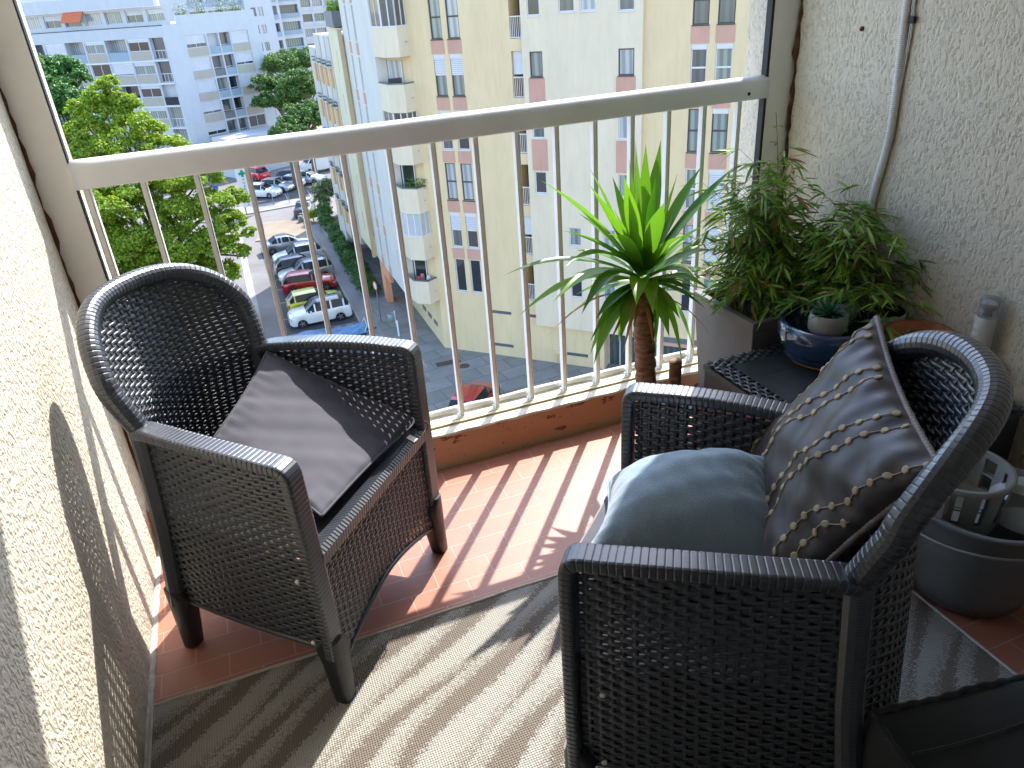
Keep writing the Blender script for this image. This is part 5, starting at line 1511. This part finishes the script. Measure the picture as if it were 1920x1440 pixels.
# ---------------------------------------------------------------- street furniture
def post_sign(loc, lab, cat, name): t = empty(name, loc); tag(t, lab, cat); return t
t = empty('pharmacy_sign', (1.2, 84.6, G)); t.rotation_euler = (0, 0, R(8)); tag(t, 'tall white pharmacy totem with a green cross beside the plane tree', 'sign')
q = MB(); q.box(-.62, .62, -.1, .1, .9, 4.9); q.build('panel', simple('sign_white', (.70, .72, .73), .5), t)
q = MB(); q.box(-.5, -.4, -.06, .06, 0, .9); q.box(.4, .5, -.06, .06, 0, .9); q.build('feet', M['slate'], t)
q = MB(); q.box(-.13, .13, -.125, -.101, 4.02, 4.74); q.box(-.36, -.131, -.125, -.101, 4.25, 4.51); q.box(.131, .36, -.125, -.101, 4.25, 4.51); q.build('green_cross', simple('pharmacy_green', (.0, .30, .17), .4), t)
def text(body, size, mat, parent, loc, rot, name='lettering'):
    cu_ = bpy.data.curves.new(name, 'FONT'); cu_.body = body; cu_.size = size; cu_.extrude = .004; cu_.align_x = 'CENTER'; cu_.align_y = 'CENTER'
    o = bpy.data.objects.new(name, cu_); COL.objects.link(o)
    dg = bpy.context.evaluated_depsgraph_get(); me = bpy.data.meshes.new_from_object(o.evaluated_get(dg)); bpy.data.objects.remove(o)
    me.materials.append(mat); m = bpy.data.objects.new(name, me); COL.objects.link(m); m.parent = parent; m.location = loc; m.rotation_euler = rot
    return m
gt = simple('sign_grey_letter', (.16, .20, .21), .5)
for i, ch_ in enumerate('PHARMACIE'): text(ch_, .40, gt, t, (0, -.108, 3.72 - i * .325), (R(90), 0, 0))
q = MB(); q.box(-.25, .25, -.02, .02, 2.9, 3.25); t2 = empty('parking_sign', (-1.7, 86, G)); t2.rotation_euler = (0, 0, R(5)); tag(t2, 'small blue parking sign left of the pharmacy totem', 'sign'); q.build('plate', simple('sign_blue', (.02, .09, .40), .4), t2)
q = MB(); q.tube([(0, .04, 0), (0, .04, 3.2)], .035, 8); q.build('pole', M['slate'], t2)
t = empty('road_sign', (7.47, 48.0, G + .13)); tag(t, 'round red and white road sign on a thin grey pole beside the hedge end', 'sign')
q = MB(); q.tube([(0, 0, 0), (0, 0, 2.9)], .03, 8); q.build('pole', simple('galvanised', (.22, .22, .22), .5, .5), t)
def disc(r, y, n=28): return [(r * math.cos(2 * math.pi * i / n), y, 2.62 + r * math.sin(2 * math.pi * i / n)) for i in range(n)]
for (r, y, y2, m, nm) in ((.34, -.035, -.05, simple('sign_red', (.5, .02, .02), .4), 'red_disc'), (.25, -.0505, -.056, bpy.data.materials['sign_white'], 'white_disc')):
    q = MB(); n = 28; q.add(disc(r, y) + disc(r, y2), [tuple(range(n)), tuple(range(2 * n - 1, n - 1, -1))] + [(i, i + n, (i + 1) % n + n, (i + 1) % n) for i in range(n)]); o = q.build(nm, m, t); o.rotation_euler = (0, 0, R(-78))
t = empty('litter_bin', (8.2, 46.6, G + .13)); tag(t, 'grey cylindrical litter bin hung on a pole in front of the yellow block', 'bin')
q = MB(); q.lathe([(.17, .45), (.21, .45), (.23, 1.0), (.21, 1.02), (.19, .98), (.17, .5)], 20, (-.28, 0, 0)); q.build('basket', simple('bin_grey', (.30, .33, .37), .5), t)
q = MB(); q.tube([(0, 0, 0), (0, 0, 1.15)], .035, 8); q.build('pole', M['alu_bar'], t)
t = empty('bollard', (8.0, 45.0, G + .13)); tag(t, 'pale metal post nearest the trailer on the slab pavement', 'bollard')
q = MB(); q.lathe([(.05, 0), (.05, 1.0), (.04, 1.08), (0, 1.1)], 12); q.build('post', M['alu_bar'], t)
t = empty('lamp_post', (9.9, 96.3, G)); tag(t, 'slender white lamp post in front of the delivery van', 'lamp post')
q = MB(); q.tube([(0, 0, 0), (0, 0, 5.5)], .06, 8); q.build('pole', M['white_plastic'], t); q = MB(); q.box(-.7, .1, -.1, .1, 5.5, 5.62); q.build('lamp_head', M['slate'], t)
bol = None
for i, (x, y, h) in enumerate(((2.1, 86.9, 1.15), (3.8, 87.0, 1.15), (5.5, 86.9, 1.15), (1.9, 76.6, 1.4))):
    t = empty('bollard', (x, y, G + .1)); tag(t, ['thin dark bollard nearest the pharmacy totem at the far car park', 'middle of the three thin bollards before the far white cars', 'rightmost of the three thin bollards before the far car park', 'thin dark bollard at the corner of the sandy island'][i], 'bollard', 'thin bollards around the crossing')
    q = MB(); q.lathe([(.04, 0), (.04, h), (0, h + .04)], 8); q.build('post', M['slate'], t)
t = empty('stone_block', (5.7, 78.0, G + .1)); tag(t, 'small stone block at the right end of the sandy island', 'block')
q = MB(); q.lathe([(0, 0), (.28, 0), (.3, .1), (.25, .6), (0, .62)], 10); q.build('block', simple('grey_stone', (.2, .2, .19), .9), t)
for (px, py, lab, w) in ((6.35, 66, 'low yellow kerb rail beside the footpath', 1),):
    t = empty('kerb_rail', (px, py, G + .14)); tag(t, lab, 'rail'); q = MB(); q.tube([(0, -3, .25), (0, 3, .25)], .04, 8)
    for yy in (-2.9, 0, 2.9): q.tube([(0, yy, 0), (0, yy, .25)], .035, 8)
    q.build('rail', simple('faded_yellow', (.40, .32, .12), .6), t)
t = empty('bicycle_rack', (9.0, 70.6, G + .13)); tag(t, 'round black ornamental ring on a stem behind the hedge', 'rack')
q = MB(); n = 28
for r in (.42, .22): q.tube([(r * math.cos(2 * math.pi * i / n), 0, 1.5 + r * math.sin(2 * math.pi * i / n)) for i in range(n + 1)], .03, 6)
for a in range(4): q.tube([(.2 * math.cos(a * 1.57), 0, 1.5 + .2 * math.sin(a * 1.57)), (.42 * math.cos(a * 1.57), 0, 1.5 + .42 * math.sin(a * 1.57))], .025, 6)
q.tube([(0, 0, 0), (0, 0, 1.1)], .035, 6); q.build('ring', M['black_rubber'], t)
t = empty('garden_wall', (10.4, 74.5, G)); tag(t, 'low tan garden wall behind the flowering shrub tree', 'wall')
q = MB(); q.box(-2.2, 2.4, -.15, .15, 0, .9); q.build('wall_body', simple('tan_wall', (.45, .34, .2), .8), t); q = MB(); q.box(-2.25, 2.45, -.2, .2, .9, 1.0); q.build('coping', M['kerb'], t)

# ---------------------------------------------------------------- vegetation
def leafcloud(blobs, n, size, seed=1, squash=1., shell=.55, droop=0.):
    """many small folded leaf quads spread through lumpy crown volume; blobs (x,y,z,r,weight)"""
    g = np.random.default_rng(seed)
    w = np.array([b_[3] ** 2 for b_ in blobs]); w = w / w.sum()
    idx = g.choice(len(blobs), n, p=w); B = np.array([b_[:4] for b_ in blobs])[idx]
    d = g.normal(size=(n, 3)); d /= np.linalg.norm(d, axis=1)[:, None]
    d[:, 2] = np.where(d[:, 2] < -.35, -d[:, 2] * .5, d[:, 2])
    r = (shell + (1 - shell) * g.random(n)) ** .6
    # twig lumps
    lump = 1 + .16 * np.sin(d[:, 0] * 9 + idx) * np.sin(d[:, 1] * 8 + idx * 2) + .12 * np.sin(d[:, 2] * 11 + idx * 3)
    c = B[:, :3] + d * (B[:, 3] * r * lump)[:, None] * np.array([1, 1, squash])
    nrm_ = d * .8 + g.normal(size=(n, 3)) * .6 + np.array([0, 0, .5]); nrm_ /= np.linalg.norm(nrm_, axis=1)[:, None]
    t1 = np.cross(nrm_, g.normal(size=(n, 3))); t1 /= np.linalg.norm(t1, axis=1)[:, None] + 1e-9
    t2 = np.cross(nrm_, t1)
    s = size * (.6 + .8 * g.random(n))[:, None]
    v = np.stack([c - t1 * s * .5, c - t2 * s * .38 + nrm_ * s * .10, c + t1 * s * .5, c + t2 * s * .38 + nrm_ * s * .10], 1).reshape(-1, 3)
    f = np.arange(n * 4).reshape(n, 4)
    return v, f
def tree(name, label, cat, loc, blobs, n, size, mat, trunk=(.25, 4), seed=1, group=None, squash=1., shell=.55, trunkmat=None, clump=0):
    t = empty(name, loc); tag(t, label, cat, group)
    lb = blobs
    if clump:
        gg = np.random.default_rng(seed + 100); lb = []
        for b_ in blobs:
            for k in range(clump):
                d = gg.normal(size=3); d /= np.linalg.norm(d); d[2] = abs(d[2]) * .9 if d[2] < -.2 else d[2]
                r_ = b_[3] * gg.uniform(.20, .40)
                lb.append((b_[0] + d[0] * b_[3] * .86, b_[1] + d[1] * b_[3] * .86, b_[2] + d[2] * b_[3] * .86 * squash + r_ * .2, r_))
            lb.append((b_[0], b_[1], b_[2], b_[3] * .55))
    v, f = leafcloud(lb, n, size, seed, squash if not clump else .8, shell)
    me = bpy.data.meshes.new('crown'); me.from_pydata(v.tolist(), [], f.tolist()); me.materials.append(mat)
    o = bpy.data.objects.new('crown', me); COL.objects.link(o); o.parent = t
    q = MB(); r, h = trunk; g = random.Random(seed)
    P = smooth_path([(0, 0, 0), (.1, .05, h * .5), (0, 0, h)], .4, 2)
    q.tube(P, r, 10, scale=[1.15 - .4 * k / len(P) for k in range(len(P))])
    for b_ in blobs:
        e = np.array(b_[:3]); P = smooth_path([(0, 0, h * .8), (e[0] * .4, e[1] * .4, h + (e[2] - h) * .55), tuple(e)], .5, 2)
        q.tube(P, r * .42, 7, scale=[1 - .75 * k / len(P) for k in range(len(P))])
    q.build('trunk', trunkmat or M['bark'], t)
    return t
M['bark'] = simple('grey_bark', (.14, .11, .08), .9, 0, .3, 3, 12, .03, .6)
M['plane_leaf'] = leafmat('plane_leaf', (.16, .29, .02), (.38, .49, .04), .5, .5)
M['dark_leaf'] = leafmat('dark_leaf', (.04, .14, .025), (.11, .26, .045), .3, .5)
M['pine_leaf'] = leafmat('pine_needles', (.045, .115, .02), (.13, .24, .04), .2, .6)
M['hedge_leaf'] = leafmat('hedge_leaf', (.035, .11, .02), (.11, .24, .04), .25, .5)
M['shrub_leaf'] = leafmat('shrub_leaf', (.06, .13, .035), (.22, .28, .12), .25, .5, (.55, .50, .48))
g = random.Random(21)
tz = G
bl = []
def addb(x, y, z, r): bl.append((x - TPX, y - TPY, z - tz, r))
TPX, TPY = -5.2, 53.0
for (px, py, Y, r) in ((330, 480, 49, 1.7), (270, 560, 49, 1.9), (210, 470, 50, 1.9), (410, 470, 48.5, 1.3), (150, 500, 50, 1.9), (370, 520, 48.5, 1.5), (455, 480, 48.3, .7), (420, 520, 48.5, 1.1), (380, 580, 48, 1.5), (300, 660, 48, 1.8), (200, 640, 50, 2.0), (440, 570, 48, .9), (140, 560, 50, 1.8), (205, 165, 55, .7), (190, 195, 55, 1.1), (235, 205, 55, 1.0), (150, 215, 56, .9), (210, 215, 55, 1.2), (110, 380, 52, 1.6), (470, 440, 48.5, .5), (120, 520, 51, 1.8), (260, 600, 49, 1.8),  (175, 270, 55, 1.6), (260, 260, 54, 1.7), (215, 320, 53, 1.9), (310, 300, 53, 1.7), (150, 340, 53, 1.8), (370, 345, 51, 1.5), (280, 380, 51, 2.0), (210, 400, 50, 2.0), (400, 400, 50, 1.5), (345, 430, 50, 1.9), (435, 430, 49, 1.15), (250, 470, 50, 2.1), (390, 470, 49, 1.3), (160, 460, 51, 2.0), (300, 520, 50, 2.0), (200, 540, 50, 2.0), (330, 350, 54, 1.8), (440, 380, 51, 1.0), (120, 290, 56, 1.4), (425, 460, 48.5, .8), (360, 530, 49.5, 1.2), (330, 600, 49, 1.8)):
    p = aty(px, py, Y); addb(p[0], p[1], p[2], r * .95)
tree('plane_tree', 'large bright green plane tree behind the left half of the railing', 'tree', (TPX, TPY, G), bl, 210000, .17, M['plane_leaf'], (.38, 6), 3, shell=.2, clump=26)
bl = []; TPX, TPY = -11.5, 76
for (px, py, Y, r) in ((85, 150, 76, 2.0), (125, 150, 76, 1.9), (110, 190, 75, 2.4), (70, 200, 76, 2.2), (150, 215, 74, 2.0), (110, 250, 75, 2.6), (180, 235, 73, 1.6), (60, 250, 75, 2.5), (118, 130, 77, 1.1)):
    p = aty(px, py, Y); addb(p[0], p[1], p[2], r * .9)
tree('dark_tree', 'dark green broadleaf tree behind the bright plane tree at the upper left', 'tree', (TPX, TPY, G), bl, 40000, .22, M['dark_leaf'], (.3, 6), 4, shell=.2, clump=24)
pines = [((545, 125, 118, 4.4), (570, 118, 118, 3.6), (520, 128, 120, 3.0)), ((520, 165, 112, 3.6), (535, 190, 110, 3.2), (515, 195, 112, 2.8)), ((575, 160, 106, 3.6), (590, 170, 105, 3.0), (562, 175, 106, 2.8)), ((570, 215, 98, 2.9), (590, 225, 97, 2.8), (550, 235, 97, 2.2), (600, 205, 99, 2.0)), ((535, 250, 94, 2.0), (555, 252, 94, 1.7))]
for i, bs_ in enumerate(pines):
    c = aty(bs_[0][0], bs_[0][1], bs_[0][2]); bl = []; TPX, TPY = c[0], c[1]
    for (px, py, Y, r) in bs_:
        p = aty(px, py, Y)
        for k in range(5):
            a = g.uniform(0, 6.28); addb(p[0] + math.cos(a) * r * .45, p[1] + math.sin(a) * r * .45, p[2] + g.uniform(-.3, .3) * r * .4, r * .6)
    tree('umbrella_pine', ['highest umbrella pine, touching the white far block', 'yellowish umbrella pine left in the middle of the pine group', 'dark rounded umbrella pine in the middle right of the pine group', 'umbrella pine low at the right, just above the handrail', 'smallest umbrella pine, lowest at the handrail'][i], 'tree', (c[0], c[1], G), bl, 26000, .24, M['pine_leaf'], (.28, max(2., c[2] - G - 2)), 20 + i, 'umbrella pines beyond the car park', .72, .3, clump=10)
# flowering shrub tree, small round bush, hedge
tree('shrub_tree', 'pale flowering shrub tree above the far end of the hedge', 'tree', (8.5, 78, G + .1), [(-.5, 0, 2.9, .75), (.25, 0, 3.2, .8), (.1, 0, 2.3, .8), (-.6, 0, 2.0, .6), (.8, 0, 2.5, .6), (-.1, 0, 1.6, .6)], 5000, .17, M['shrub_leaf'], (.07, 1.3), 31)
tree('round_bush', 'small yellowish round bush at the far end of the footpath', 'bush', (6.9, 77.6, G + .1), [(0, 0, .6, .55), (.45, .1, .55, .45), (-.4, .1, .45, .4)], 2600, .13, M['plane_leaf'], (.05, .3), 33)
tree('round_bush', 'dark upright bush at the far end of the hedge by the footpath', 'bush', (7.7, 73.9, G + .1), [(0, 0, .9, .75), (.2, 1.2, 1.3, .8), (0, -.9, .8, .7), (.2, 1.9, 1.5, .7)], 5200, .14, M['hedge_leaf'], (.05, .3), 34)
bl = [(g.uniform(-.45, .45), -9 + i * .42, .45 + .2 * math.sin(i * .8), .62 + .12 * math.sin(i * 1.9)) for i in range(42)]
tree('hedge', 'long dark green hedge between the footpath and the yellow block', 'hedge', (7.95, 62.5, G + .13), bl, 30000, .12, M['hedge_leaf'], (.04, .3), 35)
q = MB(); q.box(7.18, 7.32, 53, 74, G + .131, G + .26); struct(q.build('kerb', M['kerb']))
# ================================================================ WHITE BLOCKS IN THE DISTANCE
M['wb'] = facwall('white_block_render', (.52, .54, .56), .04)
M['beige'] = facwall('beige_spandrel', (.42, .385, .32), .05)
M['blue_panel'] = facwall('blue_balcony_panel', (.30, .38, .44), .05)
rp = random.Random(17)
def wl(x, y): return (250 + x / 5.143, y / 5.143)
# right facade through the corner K, direction az 55; left facade direction az 305
KP = aty(330, 150, 110)
K_ = np.array([KP[0], KP[1], G])
RE = np.array([math.sin(R(60)), math.cos(R(60)), 0]); RN = np.array([RE[1], -RE[0], 0]); 
LE = np.array([-math.sin(R(125)), -math.cos(R(125)), 0]); LN = np.array([-LE[1], LE[0], 0])
wb = empty('apartment_building'); tag(wb, 'white apartment block with beige spandrels and glazed balconies behind the trees', 'building')
def sz(px, py, e, n):
    d = ray(px, py); t_ = ((K_ - C0) @ n) / (d @ n); p = C0 + d * t_
    return (p - K_) @ e, p[2] - G
# measure column edges at the top row
colR = [sz(*wl(x, y), RE, RN)[0] for x, y in ((485, 335), (695, 322), (815, 312), (925, 300), (1105, 280), (1195, 275))]
ztop = sz(*wl(700, 322), RE, RN)[1]
zrow = [sz(*wl(x, y), RE, RN)[1] for x, y in ((700, 322), (745, 540), (795, 750), (845, 960))]
fh = (zrow[0] - zrow[3]) / 3
Ltop = ztop + 1.4
body = MB()
openR = []; cells = []
for r_ in range(7):
    zt = ztop - fh * r_; 
    if zt - fh < 0: break
    for c in range(4):
        a, d = colR[c] + .1, colR[c + 1] - .1
        if c in (0, 3):
            openR.append((a, d, zt - fh * .56, zt - .05, .25)); cells.append((a, d, zt - fh * .56, zt - .05, c, r_))
        else:
            openR.append((a, d, zt - fh * .93, zt - .05, .7)); cells.append((a, d, zt - fh * .93, zt - .05, c, r_))
facade(body, K_, RE, RN, -.0, colR[5] + .2, 0, Ltop, openR)
colL = [0.35] + [abs(v) for v in []]
vl = lambda x, y: (x / 6, y / 6)
es = [sz(*vl(x, y), LE, LN)[0] for x, y in ((1660, 430), (1410, 445), (1160, 460), (930, 470), (710, 485), (480, 495), (285, 505), (60, 520), (-160, 530), (-400, 540))]
z0L = sz(*vl(1400, 440), LE, LN)[1]; zr = sz(*vl(1460, 705), LE, LN)[1]; fl = z0L - zr
openL = []; cellsL = []
for r_ in range(8):
    zt = z0L - fl * r_
    if zt - fl < 0: break
    for c in range(len(es) - 1):
        a, d = es[c] + .12, es[c + 1] - .12
        bal = (c in (1, 3, 5) and (c + r_) % 2 == 1) or (c == 5)
        if bal: openL.append((a, d, zt - fl * .93, zt - .05, 1.3)); cellsL.append((a, d, zt - fl * .93, zt - .05, c, r_, 1))
        else: openL.append((a, d, zt - fl * .55, zt - .05, .2)); cellsL.append((a, d, zt - fl * .55, zt - .05, c, r_, 0))
# glazed corner loggias take the first bay near the corner
openC = []
for r_ in range(7):
    zt = z0L - fl * r_
    if zt - fl < 0: break
    openC.append((.35, es[0] - .15, zt - fl * .93, zt - .05, .6))
facade(body, K_, LE, LN, 0, es[-1] + 1, 0, z0L + 1.2, openL + openC)
far = K_ - RN * 14
top = [K_ + np.array([0, 0, Ltop]), K_ + RE * (colR[5] + .2) + np.array([0, 0, Ltop]), K_ + RE * (colR[5] + .2) - RN * 14 + np.array([0, 0, Ltop]), K_ + LE * (es[-1] + 1) - LN * 14 + np.array([0, 0, Ltop]), K_ + LE * (es[-1] + 1) + np.array([0, 0, Ltop])]
body.add(top, [(0, 1, 2, 3, 4)])
e1_ = K_ + RE * (colR[5] + .2)
# end face with a stack of small windows
endo = []
for r_ in range(6):
    zt = ztop - fh * r_ - .6
    if zt < 3: break
    endo.append((.8, 2.6, zt - 1.5, zt, .2))
facade(body, e1_, -RN, RE, 0, 14, 0, Ltop, endo)
body.build('wall', M['wb'], wb)
for (a, d, l, h, c, r_) in cells:
    if c in (0, 3):
        window(wb, K_, RE, RN, a, d, l, h, .25, rp.choice([0, 2, 3]), 'frame_white', rp.choice([.25, .8, 1, .7, 0, 1]), None, 1, False)
        q = MB(); q.obox(K_, RE, RN, (0, 0, 1), a - .02, d + .02, .003, .04, l - fh * .38, l - .03); q.build('spandrel_panel', M['beige'], wb)
    else:
        window(wb, K_, RE, RN, a, d, l, h, .7, rp.choice([0, 1, 3, 3]), 'frame_white', 0 if rp.random() < .85 else 1, l + (h - l) * .40, 1, False)
        q = MB(); q.obox(K_, RE, RN, (0, 0, 1), a, d, -.1, -.06, l, l + (h - l) * .36); q.build('balustrade_panel', M['blue_panel'] if rp.random() < .6 else M['slate'], wb)
nw = 0
for (a, d, l, h, c, r_, bal) in cellsL:
    if c > 7 or r_ > 5: continue
    if bal:
        q = MB(); q.obox(K_, LE, LN, (0, 0, 1), a, d, -.1, -.05, l, l + (h - l) * .42); q.build('balustrade_panel', rp.choice([M['blue_panel'], M['slate']]), wb)
        q = MB(); q.obox(K_, LE, LN, (0, 0, 1), a + .9, d - .2, -1.28, -1.2, l + .05, h - .1); q.build('balcony_door', rp.choice(GL), wb)
    else:
        window(wb, K_, LE, LN, a, d, l, h, .2, rp.choice([0, 1, 2]), 'frame_white', rp.choice([.3, 1, .3, .9, 0]), None, 1, False)
        q = MB(); q.obox(K_, LE, LN, (0, 0, 1), a - .02, d + .02, .003, .04, l - fl * .38, l - .03); q.build('spandrel_panel', M['beige'], wb)
for i, o_ in enumerate(openC):
    if i == 2:
        q = MB(); q.obox(K_, LE, LN, (0, 0, 1), o_[0], o_[1], -.05, -.0, o_[2], o_[2] + .95); q.build('balustrade_panel', M['dark'], wb); continue
    window(wb, K_, LE, LN, o_[0], o_[1], o_[2], o_[3], .55, rp.choice([1, 3]), 'frame_white', 0, o_[2] + (o_[3] - o_[2]) * .4, 3, False)
for o_ in endo: window(wb, e1_, -RN, RE, *o_[:4], .2, 3, 'frame_white', 0, None, 1, False)
# horizontal slab lines
q = MB()
for r_ in range(1, 7):
    zt = z0L - fl * r_
    if zt > 0: q.obox(K_, LE, LN, (0, 0, 1), .3, es[-1], .001, .09, zt - .04, zt + .10)
q.build('floor_slabs', M['frame_white'], wb)
# stepped upper terraces on the left
zu = z0L + 1.2
for lvl, (setb, h0) in enumerate(((1.2, 0), (2.4, 3.6))):
    O2 = K_ - LN * setb + LE * (1.0 if lvl else -.4)
    q = MB(); wins_ = []
    for i in range(9):
        s = .6 + i * 3.1
        wins_.append((s, s + 2.5, zu + h0 + .5, zu + h0 + 1.9, .3))
    facade(q, O2, LE, LN, 0, es[-1] + 2, zu + h0 - .2, zu + h0 + 2.2, wins_)
    q.build('terrace_wall', M['wb'], wb)
    for i, w_2 in enumerate(wins_):
        window(wb, O2, LE, LN, *w_2[:4], .3, rp.choice([1, 2, 3]), 'frame_white', rp.choice([0, 0, .4]), None, 1, False)
    q = MB(); q.obox(K_, LE, LN, (0, 0, 1), (.6 if lvl else -.3), es[-1] + 2, .15 - setb * .5 * lvl, .9 - setb * .5 * lvl, zu + h0 + 2.2, zu + h0 + 3.55)
    q.build('terrace_parapet', M['wb'], wb)
    if lvl == 0:
        s = sz(128, 48, LE, LN)[0]
        q = MB(); q.add([tuple(O2 + LE * (s - 1.4) + LN * d + np.array([0, 0, z])) for d, z in ((.05, zu + 2.2), (1.1, zu + 1.0))] + [tuple(O2 + LE * (s + 1.6) + LN * d + np.array([0, 0, z])) for d, z in ((1.1, zu + 1.0), (.05, zu + 2.2))], [(0, 1, 2, 3)])
        o = q.build('awning', simple('orange_awning', (.62, .17, .08), .8), wb); so = o.modifiers.new('solid', 'SOLIDIFY'); so.thickness = .05
# roof terrace parapet over the right facade, with plants
q = MB(); q.obox(K_ , RE, RN, (0, 0, 1), 2.0, colR[5], -.3, -.05, Ltop + .002, Ltop + .9); q.build('roof_parapet', M['wb'], wb)
q = MB()
for i in range(900):
    s = rp.choice([3.5, 6, 9, 11]) + rp.gauss(0, .5)
    p = K_ + RE * s - RN * rp.uniform(.6, 1.4) + np.array([0, 0, Ltop + .9 + rp.random() ** 2 * 1.2])
    blade(q, p, (rp.uniform(-1, 1), rp.uniform(-1, 1), rp.uniform(-.3, 1)), .35, .12, .3, 2)
tag(q.build('terrace_plants', M['shrub_leaf']), 'potted plants along the roof terrace of the nearer white block', 'plants')
# low annex at its foot
p = aty(500, 262, 108)
q = MB(); q.obox((p[0], p[1], G), RE, RN, (0, 0, 1), -5.5, 3.4, -4, .2, 0, p[2] - G + 1.0)
o = q.build('annex', M['wb']); tag(o, 'low white flat roofed annex at the foot of the nearer white block', 'building')
q = MB(); q.obox((p[0], p[1], G), RE, RN, (0, 0, 1), .8, 3.0, .201, .25, p[2] - G - .8, p[2] - G + .6); q.build('window', GL[2], o)

# far towers
def tower(name, label, px, Y, wid, dep, top, az, cols, fh_, style, base=0):
    p = aty(px[0], px[1], Y); O = np.array([p[0], p[1], G]); e = np.array([math.sin(R(az)), math.cos(R(az)), 0]); n = np.array([e[1], -e[0], 0])
    t = empty('apartment_tower'); tag(t, label, 'building', 'white towers on the skyline')
    q = MB(); nfl = int(top / fh_); ops = []
    for r_ in range(nfl):
        for (a, b_) in cols: ops.append((a, b_, r_ * fh_ + 1.05, r_ * fh_ + fh_ - .35, 1.0 if style != 'win' else .2))
    facade(q, O, e, n, 0, wid, 0, nfl * fh_ + .5, ops)
    up = np.array([0, 0, nfl * fh_ + .5])
    A, B, C_, D_ = O, O + e * wid, O + e * wid - n * dep, O - n * dep
    q.add([A + up, B + up, C_ + up, D_ + up, A, B, C_, D_], [(0, 1, 2, 3), (1, 5, 6, 2), (0, 3, 7, 4), (2, 6, 7, 3)])
    q.build('wall', M['wb'], t)
    vis = [o_ for o_ in ops if o_[2] + G > (-9 if Y > 150 else -12)][:96]
    for o_ in vis:
        q = MB(); q.obox(O, e, n, (0, 0, 1), o_[0] + .02, o_[1] - .02, -o_[4] + .03, -o_[4] + .1, o_[2] + .02, o_[3] - .02)
        w_ = q.build('window', rp.choice([GL[1], GL[2], GL[2], GL[3]]), t)
    for o_ in vis:
        if style == 'win': break
        q = MB(); q.obox(O, e, n, (0, 0, 1), o_[0] - .1, o_[1] + .1, .02, .12, o_[2] - .75, o_[2] + .0)
        q.build('balcony_front', M['blue_panel'] if style == 'blue' else M['wb'], t)
    return t
tower('t', 'white far tower with five columns of blue grey balconies above the roof terrace', (352, 60), 150, 17, 12, 42, 72, [(1 + i * 3.2, 3.7 + i * 3.2) for i in range(5)], 2.8, 'blue')
tower('t', 'plain white far tower wall with pairs of small windows', (468, 60), 152, 5.0, 14, 42, 72, [(1.0, 1.9), (2.3, 3.2)], 2.8, 'win')
tower('t', 'white far tower with rows of glazed blue balconies right of the plain wall', (504, 60), 158, 6.6, 12, 42, 80, [(.4, 2.4), (2.6, 6.2)], 2.8, 'blue')
tower('t', 'farthest white tower with close rows of small dark balconies by the yellow block', (545, 60), 185, 16, 12, 42, 90, [(.6 + i * 2.5, 2.7 + i * 2.5) for i in range(6)], 2.9, 'white')
